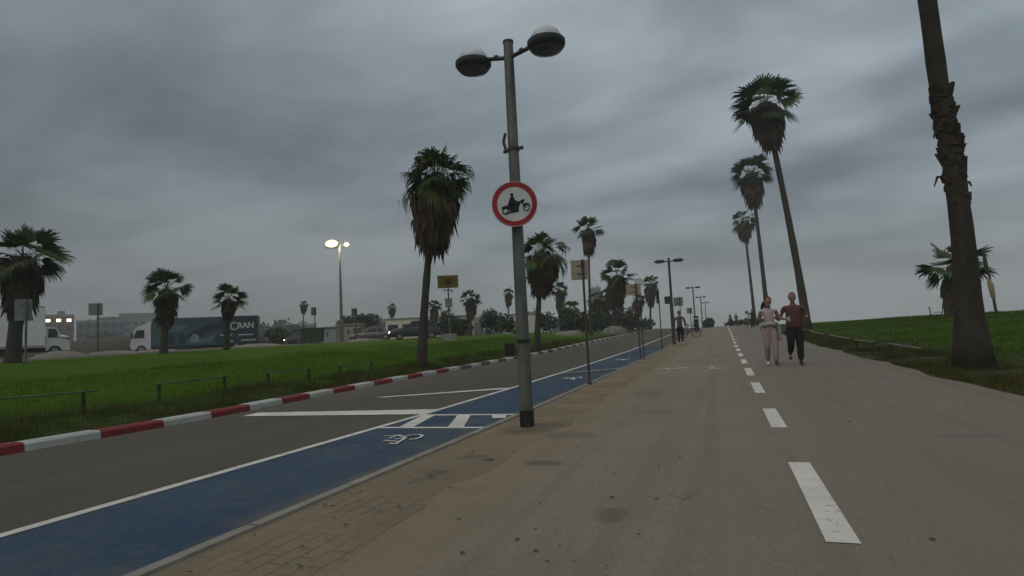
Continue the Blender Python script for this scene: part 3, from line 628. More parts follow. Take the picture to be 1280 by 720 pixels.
# the thick leaning trunk at the right, crown above the frame
BP = [(0, 0, 0, .385), (0, -.05, .30, .345), (0, -.06, .75, .285), (0, -.08, 1.07, .255), (0, -.12, 1.6, .222), (0, -.2, 2.48, .198), (-.08, -.36, 4.05, .182), (-.2, -.5, 5.16, .178), (-.24, -.56, 5.7, .165), (-.32, -.72, 7.2, .155), (-.6, -1.0, 12, .13)]
bigp = palm((4.56, 14.31, .04), 12, (-.6, -1.0), 2.3, 1.2, .55, 'thick grey palm trunk leaning up beside the path, its crown out of view', 300, .5, .16, bark='bark_grey', pts=BP)
b = MB(); r = random.Random(5)
for i in range(190):
    z_ = r.uniform(3.2, 5.45); q = r.uniform(0, 6.283)
    if z_ < 3.9 and r.random() < .6: continue
    cx_, cy_, rr = [itp(z_, [p[2] for p in BP], [p[j] for p in BP]) for j in (0, 1, 3)]
    d = Vector((math.cos(q), math.sin(q), 0)); s_ = Vector((-math.sin(q), math.cos(q), 0)); p0 = Vector((cx_, cy_, z_))+d*(rr-.03)
    L = r.uniform(.10, .22); w_ = r.uniform(.04, .09); o_ = r.choice([.0, .02, .04, .06, .11])*r.uniform(.5, 1.2)
    up = Vector((0, 0, 1))
    b.add([p0-s_*w_, p0+s_*w_, p0+s_*w_*.7+up*L+d*o_, p0-s_*w_*.7+up*L+d*o_, p0-s_*w_*.6+up*L*.9-d*.01, p0+s_*w_*.6+up*L*.9-d*.01, p0+s_*w_*.8+d*.045-up*.03, p0-s_*w_*.8+d*.045-up*.03],
          [(7, 6, 2, 3), (3, 2, 5, 4), (0, 1, 6, 7), (0, 7, 3, 4), (1, 5, 2, 6)])
b.build('leaf_base_collar', M['boots'], bigp)
for z_, q, L in ((3.75, 3.35, .30), (3.6, .1, .13), (4.6, 3.1, .1)):
    cx_, cy_, rr = [itp(z_, [p[2] for p in BP], [p[j] for p in BP]) for j in (0, 1, 3)]
    d = Vector((math.cos(q), math.sin(q), 0)); p0 = Vector((cx_, cy_, z_))+d*rr*.9
    b = MB(); b.tube([p0, p0+d*L*.5+Vector((0, 0, .02)), p0+d*L*.75-Vector((0, 0, L*.55))], [.03, .028, .012], 6); b.build('dead_stalk', M['boots'], bigp)

# ------------------------------------------------------------------ bushes and round trees
def tree(loc, blobs, label, name='bush', cat='bush', n=900, leaf=.16, trunk=None, seed=1, mats=('bush', 'bush2')):
    r = random.Random(seed); T = thing(name, loc, label, cat, 0, None); b = MB()
    tot = sum(x[3]*x[4]*x[5] for x in blobs)
    for bx, by, bz, rx, ry, rz in blobs:
        for i in range(int(n*rx*ry*rz/tot)):
            d = Vector((r.gauss(0, 1), r.gauss(0, 1), r.gauss(0, 1))).normalized()*(r.random()**.4)*r.uniform(.85, 1.12)
            if bz+d.z*rz < .02: continue
            p = Vector((bx+d.x*rx, by+d.y*ry, bz+d.z*rz)); a_ = Vector((r.gauss(0, 1), r.gauss(0, 1), r.gauss(0, 1))).normalized(); c_ = a_.orthogonal().normalized()
            k = leaf*r.uniform(.6, 1.3); b.cur = 1 if r.random() < .3 else 0
            b.add([p-a_*k, p+c_*k*.55, p+a_*k, p-c_*k*.55], [(0, 1, 2, 3)])
    b.build('foliage', [M[q] for q in mats], T)
    if trunk:
        b = MB(); h_, r0 = trunk; b.tube([(0, 0, -.2), (.05, 0, h_*.5), (0, .05, h_)], [r0*1.3, r0, r0*.7], 8)
        for bl in blobs[:4]: b.tube([(0, .02, h_*.7), (bl[0]*.5, bl[1]*.5, (h_+bl[2])*.5), (bl[0]*.8, bl[1]*.8, bl[2])], [r0*.6, r0*.4, r0*.15], 6)
        b.build('trunk', M['bark'], T, smooth='all')
    return T
tree((-44.3, 66.5, 1.7), [(-1.0, 0, 2.0, 1.5, 1.2, 1.3), (.9, 0, 2.4, 1.5, 1.2, 1.0), (2.4, 0, 2.5, 1.2, 1, .8)], 'dark round tree left of the cream kiosk', 'tree', 'tree', 1500, .2, (1.6, .16), 11)
tree((-23.3, 62.0, 1.55), [(-.6, 0, 1.5, 1.3, 1.1, 1.3), (.8, 0, 1.2, 1.2, 1.1, 1.0), (1.8, 0, .7, .8, .8, .8)], 'dark rounded bush right of the bushy palm', n=1300, leaf=.18, seed=12)
tree((-27.8, 61.0, 1.55), [(-.6, 0, 1.0, 1.2, 1.1, 1.2), (.9, .2, 1.0, 1.2, 1, .95)], 'dark bush between the yellow panel and the bushy palm', n=1100, leaf=.18, seed=13)
tree((-31.0, 66.0, 1.6), [(0, 0, 1.6, 1.1, 1, 1.7), (1.0, 0, 1.2, 1, 1, 1.2)], 'upright bush behind the post of the yellow panel', n=1100, leaf=.18, seed=14, mats=('bush2', 'bush'))
tree((-19.9, 70, 1.6), [(-1.6, 0, 1.4, 1.5, 1.2, 1.3), (0, 0, 1.2, 1.4, 1.2, 1.2)], 'dark bush behind the bulky palm by the lamp post', n=1200, leaf=.18, seed=15)
tree((-15.0, 66.0, 1.4), [(-1.2, 0, 1.3, 1.4, 1.2, 1.3), (.8, 0, 1.1, 1.5, 1.2, 1.2), (2.2, 0, 1.0, 1.2, 1, 1.0)], 'wide dark thicket behind the first tan board', n=1900, leaf=.18, seed=16)
tree((-11.4, 70.0, 1.3), [(-1.4, 0, 1.2, 1.3, 1.2, 1.2), (.2, 0, 1.5, 1.3, 1.2, 1.4), (1.6, 0, 1.0, 1, 1, 1)], 'dark bush beneath the stout dark skirted palm', n=1500, leaf=.18, seed=17)
tree((-11.2, 84.0, 1.4), [(-1., 0, .9, 1.6, 1.2, 1.0), (1.2, 0, .7, 1.4, 1, .8)], 'low bush under the palms beyond the second tan board', n=900, leaf=.2, seed=18)
tree((-1.9, 84.0, 1.2), [(-.2, 0, .5, .6, 2.5, .6), (.1, 4, .6, .7, 2.5, .7), (.0, 8, .7, .7, 2.5, .75)], 'low scrub hedge below the farthest street lamps', n=1500, leaf=.14, seed=19)
tree((2.9, 100.0, 1.3), [(-1.4, 0, .35, 1.5, .8, .5), (.6, 0, .5, 1.8, .8, .6), (2.4, -1, .45, 1.6, .8, .6)], 'low dark hedge at the far end of the path', n=1300, leaf=.16, seed=20)
tree((.95, 93.0, 1.26), [(0, 0, .6, .35, .35, .65), (0, 0, 1.3, .18, .18, .45)], 'pointed dark shrub at the far right edge of the path', 'shrub', 'shrub', 500, .1, None, 21)
tree((-50.5, 62.0, 1.7), [(-2, 0, 1.0, 2.0, 1.3, 1.1), (1.0, 0, .8, 1.6, 1.3, .9)], 'brown green scrub behind the lit floodlight mast', n=900, leaf=.22, seed=22, mats=('bush2', 'bush'))
for i, (x, y, s_, lb) in enumerate([(-140, 165, 5.5, 'hazy clump of trees left of the thin distant palm'), (-118, 190, 4.6, 'hazy trees behind the green skip'), (-92, 230, 4.2, 'hazy trees behind the cream kiosk'), (-200, 150, 5, 'hazy trees between the grey blocks and the teal truck'), (-62, 250, 4.5, 'hazy far trees left of the lamp post')]):
    tree((x, y, 2), [(-s_, 0, s_*.7, s_, s_*.8, s_*.8), (s_*.4, 0, s_*.8, s_*1.1, s_*.8, s_*.9), (s_*1.5, 0, s_*.6, s_*.9, s_*.8, s_*.7)], lb, 'tree', 'trees', 1300, .55, (s_*.6, .3), 30+i)

# ------------------------------------------------------------------ street lamps
def frame_xy(o, ux, uz):                                           # a vertical plane: u along ux, w up, depth along normal
    ux = Vector(ux).normalized(); up = Vector(uz); nn = ux.cross(up)
    return lambda u, w_, d: Vector(o)+ux*u+up*w_-nn*d
def street_lamp(loc, H_, label, detail=True, rz=0, heads='globe', group='street lamps along the path'):
    L = thing('street_lamp', loc, label, 'street lamp', rz, group)
    b = MB(); n = 14
    b.tube([(0, 0, -.1), (0, 0, .001), (0, 0, H_*.5), (0, 0, H_)], [.082, .082, .070, .060], n); b.build('pole', M['galv'] if detail else M['pole_dark'], L, smooth=True)
    b = MB(); b.lathe([(.061, H_), (.066, H_+.001), (.066, H_+.025), (.03, H_+.04)], n); b.build('pole_cap', M['pole_dark'], L, smooth=True)
    if detail:
        b = MB(); b.lathe([(.0845, .0), (.0845, .21)], 16); b.build('base_band', M['black'], L, smooth=True)
        b = MB(); b.lathe([(.0815, .99), (.0815, 1.03)], 16); b.build('painted_ring', M['black'], L, smooth=True)
        b = MB(); z_ = 3.33
        b.lathe([(.07, z_-.02), (.074, z_-.02), (.074, z_+.02), (.07, z_+.02)], 16)
        b.box((.10, 0, z_), (.06, .03, .035)); b.box((-.10, 0, z_-.01), (.07, .03, .03)); b.tube([(-.085, -.04, z_), (-.10, -.06, z_+.10), (-.075, -.05, z_+.20)], .018, 6)
        b.build('clamp', M['pole_dark'], L)
    for s_ in (-1, 1):
        za = H_-.16
        b = MB(); xa = .50 if heads == 'globe' else .35
        b.tube([(s_*.05, 0, za-.02), (s_*xa*.5, 0, za+.02), (s_*(xa-.18), 0, za+.035)], .026, 10)
        for q in (.35, .6, .85): b.tube([(s_*(xa*q-.02), 0, za+.012), (s_*(xa*q+.02), 0, za+.022)], .034, 10)
        a_ = b.build('arm', M['lamp_body'], L, smooth=True)
        if heads == 'globe':
            c0 = (s_*.505, 0, za-.0)
            b = MB(); b.lathe([(.10, -.084), (.192, -.058), (.224, -.012), (.228, .0), (.228, .04), (.215, .05), (.10, .06)], 28, c0); hd = b.build('lamp_head', M['lamp_body'], L, smooth=True)
            b = MB(); b.lathe([(.02, -.096), (.10, -.092), (.178, -.072), (.188, -.060)], 28, c0); b.build('lens', M['lens'], hd, smooth=True)
            b = MB(); prof = [(.19, .05)]+[(.19*math.cos(t*math.pi/16), .055+.16*math.sin(t*math.pi/16)) for t in range(0, 8)]; b.lathe(prof, 28, c0); b.build('dome', M['dome'], hd, smooth=True)
        else:
            b = MB(); b.tube([(s_*.22, 0, za+.03), (s_*.30, 0, za+.045), (s_*.62, 0, za+.05), (s_*.78, 0, za+.035)], [.04, .085, .095, .03], 12); hd = b.build('lamp_head', M['lamp_body'], L, smooth=True)
            b = MB(); b.box((s_*.5, 0, za-.045), (.36, .12, .02), bev=.008); b.build('lens', M['lens'], hd)
    return L
street_lamp((-2.25, 6.85, 0), 4.67, 'near grey street lamp with two white domed heads and a round sign', True, R_(-8), heads='globe')
b_ = street_lamp((-2.55, 33.6, zr(33.6)), 4.62, 'second street lamp along the path, with two flat heads', False, 0, 'flat')
for (x, y, h_, lb) in [(-2.85, 67.8, 1, 'third street lamp along the path'), (-2.95, 94, 1, 'fourth street lamp, first of the two small ones near the path end'), (-2.95, 117, 1, 'farthest street lamp near the end of the path')]:
    dup(b_, (x, y, zr(y)), R_(rnd.uniform(-6, 6)), lb)
# round sign with motorcycle
def round_sign():
    S = thing('no_motorcycle_sign', (-2.235, 6.74, 2.63), 'round red rimmed no motorcycles sign on the near lamp post', 'road sign', R_(19))
    def disc(b, r0, y0, y1, n=48, cx_=0, cz_=0):
        V = [(cx_+r0*math.cos(2*math.pi*i/n), y0, cz_+r0*math.sin(2*math.pi*i/n)) for i in range(n)]+[(cx_+r0*math.cos(2*math.pi*i/n), y1, cz_+r0*math.sin(2*math.pi*i/n)) for i in range(n)]
        b.add(V, [tuple(range(n)), tuple(range(n, 2*n))[::-1]]+[(i, (i+1) % n, n+(i+1) % n, n+i) for i in range(n)])
    def ring(b, r0, r1, y0, y1, n=48, cx_=0, cz_=0):
        V = []
        for rr, yy in ((r0, y1), (r0, y0), (r1, y0), (r1, y1)): V += [(cx_+rr*math.cos(2*math.pi*i/n), yy, cz_+rr*math.sin(2*math.pi*i/n)) for i in range(n)]
        b.add(V, [(k*n+i, k*n+(i+1) % n, ((k+1) % 4)*n+(i+1) % n, ((k+1) % 4)*n+i) for k in range(4) for i in range(n)])
    b = MB(); disc(b, .212, -.020, -.004); b.build('face', M['sign_white'], S)
    b = MB(); ring(b, .207, .262, -.0235, -.002); b.build('red_ring', M['sign_red'], S)
    b = MB(); ring(b, .262, .272, -.026, .002); b.build('rim', M['sign_rim'], S)
    for q in (-.1, .1): b = MB(); b.box((0, .025, q), (.16, .05, .03)); b.build('bracket', M['pole_dark'], S)
    # motorcycle: pixel outline of a side view facing right, in sign units
    b = MB(); fr = lambda u, w_, d: Vector((u, -.0206-d, w_))
    rot = R_(7); cr_, sr_ = math.cos(rot), math.sin(rot)
    def T(p): return ((p[0]*cr_-p[1]*sr_)*1.2, (p[0]*sr_+p[1]*.88*cr_-.006)*1.16)
    def poly(pts): b.prism([T(p) for p in pts], fr, .003)
    def whl(cx_, cz_, r0, r1): c_ = T((cx_, cz_)); ring(b, r0, r1, -.0236, -.0206, 24, c_[0], c_[1])
    whl(-.098, -.062, .028, .043); whl(.110, -.058, .029, .042)
    poly([(-.138, -.02), (-.125, -.005), (-.08, .005), (-.06, -.015), (-.055, -.05), (-.075, -.03), (-.1, -.018), (-.128, -.03)])   # rear guard
    poly([(-.07, .0), (-.045, .018), (.0, .012), (.04, .022), (.055, .02), (.06, .0), (.04, -.03), (.028, -.075), (-.045, -.09), (-.06, -.05)])  # engine body
    poly([(-.10, -.075), (.03, -.075), (.028, -.092), (-.10, -.092)])  # exhaust
    poly([(-.065, .015), (-.05, .045), (-.03, .092), (-.012, .10), (.006, .09), (.015, .05), (.035, .03), (.07, .028), (.068, .016), (.02, .005), (-.02, -.03), (-.05, -.02)])  # rider
    poly([(.055, .03), (.09, .045), (.108, .04), (.095, .015), (.065, .005)])  # lamp and bars
    poly([(.06, .02), (.075, .022), (.117, -.056), (.104, -.062)])  # fork
    poly([(.078, -.02), (.10, .0), (.135, -.008), (.155, -.035), (.15, -.04), (.132, -.02), (.105, -.012), (.085, -.03)])  # front guard
    c_ = T((-.008, .118)); disc(b, .0205, -.0236, -.0206, 20, c_[0], c_[1])
    b.build('motorcycle_symbol', M['ink'], S)
round_sign()

# ------------------------------------------------------------------ boards on posts
def board(loc, H_, bw, bh, label, m_='sign_tan', yaw=0, r=.026, pole='rust_pole', group=None, base=False, two=True):
    S = thing('sign_post', loc, label, 'sign', R_(yaw), group)
    b = MB(); b.tube([(0, 0, -.1), (0, 0, H_)], r, 10); b.build('post', M[pole], S, smooth=True)
    b = MB(); b.box((-bw*.18, r+.016, H_-bh/2-.0), (bw, .012, bh), bev=.005); pn = b.build('panel', M[m_], S)
    b = MB()
    for q in (.2, -.2):
        b = MB(); b.box((-bw*.18, r+.004, H_-bh/2+q*bh), (bw*.34, .01, .018)); b.build('bracket', M['pole_dark'], S)
    b = MB(); b.lathe([(r*1.7, -.02), (r*1.7, .06), (r*1.1, .07)], 10); b.build('foot', M['pole_dark'], S)
    return S
board((-2.69, 12.42, .02), 2.60, .37, .42, 'tan square board facing away on a thin rusty post, nearest one past the lamp', yaw=10)
board((-2.76, 21.15, .10), 2.62, .50, .39, 'tan wide board facing away on the second thin post along the blue strip', yaw=10)
rs = thing('round_sign', (-2.67, 21.35, .1), 'small round sign peeping out behind the second tan board', 'sign'); b = MB(); b.tube([(0, 0, -.1), (0, 0, 2.7)], .02, 8); b.build('post', M['rust_pole'], rs, smooth=True)
b = MB(); b.lathe([(.10, -.008), (.135, -.008), (.135, .008), (.10, .008)], 24, (0, -.03, 2.68), Matrix.Rotation(R_(90), 3, 'X'), True); b.build('rim', M['sign_rim'], rs); b = MB(); b.lathe([(.098, -.005), (.098, .005)], 24, (0, -.03, 2.68), Matrix.Rotation(R_(90), 3, 'X')); b.build('face', M['sign_white'], rs)
board((-2.75, 28.84, .20), 2.75, .30, .62, 'dark narrow board seen edge on, on the third thin post', 'pole_dark', yaw=72)
board((-2.70, 34.4, zr(34.4)), 2.62, .45, .42, 'dull green board fixed beside the second street lamp', 'wood_dark', yaw=-10, pole='pole_dark')
board((-2.62, 41.4, zr(41.4)), 2.75, .62, .58, 'pale grey board just right of the second street lamp', 'sign_back', yaw=-10, pole='pole_dark')
board((-2.75, 57, zr(57)), 2.2, .5, .5, 'small grey board standing between the second and third street lamps', 'sign_back', yaw=-10, pole='pole_dark')
board((-9.6, 62, 1.0), 2.7, .5, .5, 'small grey board on the left verge beyond the second tan board', 'sign_back', yaw=-10, pole='pole_dark')
board((-23.75, 15.0, .94), 2.38, .50, .78, 'white blank board facing away in front of the white box truck', 'sign_back', yaw=52, r=.04, pole='galv')
board((-46.5, 34.6, 1.36), 4.05, .95, .95, 'grey square board on a post left of the teal truck', 'sign_back', yaw=45, r=.06, pole='pole_dark')
board((-38.0, 50.3, 1.51), 3.55, .50, .80, 'small dark board on a post left of the floodlight mast', 'pole_dark', yaw=30, r=.05, pole='pole_dark')
board((-34.2, 51.6, 1.51), 3.25, .55, .75, 'small dark board on a post right of the floodlight mast', 'pole_dark', yaw=30, r=.05, pole='pole_dark')
# yellow panel on a post with a box and a concrete foot
Y = thing('panel_post', (-17.85, 38.3, 1.16), 'olive yellow panel on a grey post with a box and concrete block foot', 'sign', R_(24))
b = MB(); b.tube([(0, 0, -.1), (0, 0, 3.75)], .055, 12); b.build('post', M['galv'], Y, smooth=True)
Rt = Matrix.Rotation(R_(14), 3, 'X'); c0 = Vector((0, -.08, 4.02))
b = MB(); b.box(c0, (1.38, .03, .84), Rt, .01); pn = b.build('panel', M['yellow_sign'], Y)
b = MB()
for (x, z_, dx, dz) in ((0, .42, 1.42, .05), (0, -.42, 1.42, .05), (.69, 0, .05, .79), (-.69, 0, .05, .79)): b.box(c0+Rt @ Vector((x, -.002, z_)), (dx, .045, dz), Rt)
b.build('frame', M['yellow_rim'], pn)
b = MB(); b.lathe([(.01, -.006), (.24, -.006), (.24, .006), (.01, .006)], 18, c0+Rt @ Vector((0, -.021, 0)), Rt @ Matrix.Rotation(R_(90), 3, 'X')); b.build('emblem', M['dkblob'], pn)
b = MB(); b.box((0, -.12, 2.52), (.5, .25, .56), bev=.03); b.box((0, -.12, 2.82), (.56, .3, .04)); b.build('box', M['sign_back'], Y)
b = MB(); b.tube([(-.25, -.05, 3.42), (.25, -.05, 3.42)], .03, 8); b.tube([(-.25, -.05, 3.38), (-.25, -.05, 3.5)], .05, 8); b.tube([(.25, -.05, 3.28), (.25, -.05, 3.44)], .05, 8); b.build('crossbar', M['pole_dark'], Y)
b = MB(); b.box((0, 0, .1), (.95, .8, .62), bev=.03); b.build('foot', M['conc'], Y)

# ------------------------------------------------------------------ floodlight mast
F_ = thing('floodlight_mast', (-34.3, 49.4, 1.4), 'tall mast with two lit floodlights above the green bank', 'street light', R_(19))
b = MB(); b.tube([(0, 0, -.2), (0, 0, 5), (0, 0, 9.35)], [.17, .13, .085], 12); b.build('pole', M['galv'], F_, smooth=True)
b = MB(); b.lathe([(.17, 4.7), (.17, 4.86)], 12); b.build('band', M['conc'], F_)
b = MB(); b.tube([(-.75, 0, 9.40), (.75, 0, 9.36)], .045, 8); b.build('crossarm', M['pole_dark'], F_, smooth=True)
for s_, sc_ in ((-1, 1.25), (1, .50)):
    c0 = Vector((s_*.72, 0, 9.46 if s_ < 0 else 9.40)); Rt = Matrix.Rotation(R_(-28 if s_ < 0 else -8), 3, 'X')
    b = MB(); b.box(c0, (.86*sc_, .34*sc_, .55*sc_), Rt, .05); h_ = b.build('floodlight', M['lamp_body'], F_)
    b = MB(); V_, F2 = [], None; b.lathe([(.05, -.10), (.24, -.085), (.34, -.03), (.36, .0)], 20, c0+Rt @ Vector((0, -.175*sc_, 0)), Matrix.Diagonal((1.3*sc_, 1, .9*sc_)) @ Rt @ Matrix.Rotation(R_(-90), 3, 'X')); b.build('lens', M['lit_lamp'], h_)
    pl = bpy.data.lights.new('floodlight_glow', 'POINT'); pl.energy = 420*sc_; pl.color = (1, .82, .5); pl.shadow_soft_size = .3
    lo_ = bpy.data.objects.new('floodlight_glow', pl); COL.objects.link(lo_); lo_.parent = F_; lo_.location = c0+Vector((0, -.5, -.1))

# ------------------------------------------------------------------ vehicles
def wheel(parent, c0, r0, wd, name='wheel'):
    Rt = Matrix.Rotation(R_(90), 3, 'X'); b = MB()
    b.lathe([(r0*.62, -wd*.42), (r0*.93, -wd/2), (r0, -wd*.35), (r0, wd*.35), (r0*.93, wd/2), (r0*.62, wd*.42)], 20, c0, Rt); w_ = b.build(name, M['tyre'], parent, smooth=True)
    b = MB(); b.lathe([(r0*.2, -wd*.44), (r0*.60, -wd*.43), (r0*.60, wd*.43), (r0*.2, wd*.44)], 16, c0, Rt); b.build('rim', M['rim'], w_)
def car(loc, rz, L, W, H_, paint, label, kind='hatch', lights=False, cat='car', group='parked cars', name='parked_car'):
    C = thing(name, loc, label, cat, rz, group); hl = L/2
    gc = .17*H_; belt = .60*H_
    if kind == 'suv': st = [(-hl, .45), (-hl+.05, .60), (-hl+.15, .62), (hl-1.15, .66), (hl-.35, .60), (hl-.05, .50), (hl, .40)]
    else: st = [(-hl, .45), (-hl+.05, .58), (-hl+.2, .64), (hl-1.1, .60), (hl-.35, .53), (hl-.05, .42), (hl, .34)]
    b = MB(); V = []; n = 8
    for x, t in st:
        e = 1-.10*(abs(x)/hl)**6; hw = W/2*e; top = t*H_; bot = gc*(1.25 if abs(x) > hl-.1 else 1)
        V += [(x, -hw*.9, bot), (x, -hw, bot+.12), (x, -hw, top-.13), (x, -hw*.90, top), (x, hw*.90, top), (x, hw, top-.13), (x, hw, bot+.12), (x, hw*.9, bot)]
    k = len(st); b.add(V, [(i*n+j, i*n+(j+1) % n, (i+1)*n+(j+1) % n, (i+1)*n+j) for i in range(k-1) for j in range(n)]+[tuple(range(n)), tuple(range((k-1)*n, k*n))])
    # cabin
    xr0, xr1 = (-hl+.12, hl-1.15) if kind != 'sedan' else (-hl+.65, hl-1.2)
    rr0, rr1 = (xr0+.28, xr1-.75); cab = [(xr0, belt), (rr0, H_-.05), ((rr0+rr1)/2, H_), (rr1, H_-.04), (xr1, belt)]
    wb, wt = W/2*.88, W/2*.72; V = []
    for x, z_ in cab: wq = wb+(wt-wb)*(z_-belt)/(H_-belt); V += [(x, -wq, z_), (x, wq, z_)]
    b.add(V, [(0, 2, 3, 1), (2, 4, 5, 3), (4, 6, 7, 5), (6, 8, 9, 7), (0, 8, 6, 4, 2), (1, 3, 5, 7, 9)]); b.build('body', paint, C, smooth=True)
    # glass, set just proud of the cabin
    def g_side(s_):
        V = []; o_ = .006
        for (xa, xb, xc, xd) in ((xr0+.28, (rr0+rr1)/2-.05, rr0+.12, (rr0+rr1)/2-.05), ((rr0+rr1)/2+.05, xr1-.32, (rr0+rr1)/2+.05, rr1-.1)):
            z0, z1 = belt+.05, H_-.11; w0 = wb+(wt-wb)*(z0-belt)/(H_-belt)+o_; w1 = wb+(wt-wb)*(z1-belt)/(H_-belt)+o_
            V.append([(xa, s_*w0, z0), (xb, s_*w0, z0), (xd, s_*w1, z1), (xc, s_*w1, z1)])
        return V
    for s_ in (-1, 1):
        b = MB()
        for q in g_side(s_): b.add(q, [(0, 1, 2, 3)])
        b.build('side_window', M['glass'], C)
    def slope(xa, za, xb, zb, s_, nm):
        b = MB(); d = Vector((zb-za, 0, -(xb-xa))).normalized()*.006; d = d if d.x*s_ > 0 else -d; q = []
        for t in (.1, .9):
            x = xa+(xb-xa)*t; z_ = za+(zb-za)*t; wq = (wb+(wt-wb)*(z_-belt)/(H_-belt))*.92; q.append((x, wq, z_))
        (x0, w0, z0), (x1, w1, z1) = q
        b.add([Vector((x0, -w0, z0))+d, Vector((x0, w0, z0))+d, Vector((x1, w1, z1))+d, Vector((x1, -w1, z1))+d], [(0, 1, 2, 3)]); b.build(nm, M['glass'], C)
    slope(xr1, belt, rr1, H_-.04, 1, 'windscreen'); slope(xr0, belt, rr0, H_-.05, -1, 'rear_window')
    for s_ in (-1, 1):
        b = MB(); b.box((hl-.06, s_*W*.36, .42*H_), (.12, W*.18, .13), bev=.03); b.build('headlight', M['headlight'] if lights else M['clear'], C)
        b = MB(); b.box((-hl+.02, s_*W*.38, .5*H_), (.08, W*.14, .2), bev=.02); b.build('tail_light', M['taillight'], C)
        b = MB(); b.box((xr1-.35, s_*(W/2+.07), belt+.08), (.1, .16, .12), bev=.03); b.build('mirror', M['chassis'], C)
        for x in (hl-.85, -hl+.75): wheel(C, (x, s_*(W/2-.10), .32), .32, .21)
    b = MB(); b.box((hl-.02, 0, gc+.12), (.1, W*.86, .18), bev=.03); b.box((-hl+.02, 0, gc+.12), (.1, W*.86, .18), bev=.03); b.build('bumper', M['chassis'], C)
    return C
def veh_paint(n, c_): return mat(n, c_, tuple(v*.9 for v in c_), 1.5, .35, spec=.5)
M['pdark'] = veh_paint('dark_blue_paint', (.035, .042, .052)); M['psilver'] = veh_paint('silver_paint', (.28, .29, .29)); M['pgrey'] = veh_paint('grey_paint', (.10, .10, .105)); M['pbrown'] = veh_paint('brown_paint', (.07, .055, .045)); M['pwhite'] = veh_paint('white_paint', (.5, .5, .49))
CA = math.atan2(-.327, -.945)                                       # facing left across the view
car((-24.2, 45.0, 1.34), CA+R_(12), 4.15, 1.8, 1.56, M['pdark'], 'dark sport utility car with one bright headlight, behind the kerb palm', 'suv', True)
car((-48, 60.5, 1.55), CA+R_(-40), 4.2, 1.75, 1.48, M['pbrown'], 'car with lit headlights left of the green skip', 'sedan', True)
car((-51.5, 56, 1.52), CA+R_(10), 4.3, 1.75, 1.45, M['pgrey'], 'grey low car beside the car with lit headlights', 'sedan')
car((-54.5, 58.5, 1.55), CA, 4.3, 1.75, 1.45, M['psilver'], 'silver car right behind the rear of the teal truck', 'hatch')
car((-33.2, 53.0, 1.5), CA+R_(5), 4.3, 1.75, 1.3, M['pgrey'], 'low grey car left of the cream kiosk', 'sedan')
car((-26.8, 72, 1.65), CA, 4.2, 1.75, 1.5, M['pwhite'], 'white car beside the dark rounded bush, left of the lamp post', 'hatch')
car((-78, 58, 1.6), CA+R_(-60), 4.3, 1.75, 1.5, M['pgrey'], 'car with a headlight lit below the grey block, left of the teal truck', 'hatch', True)
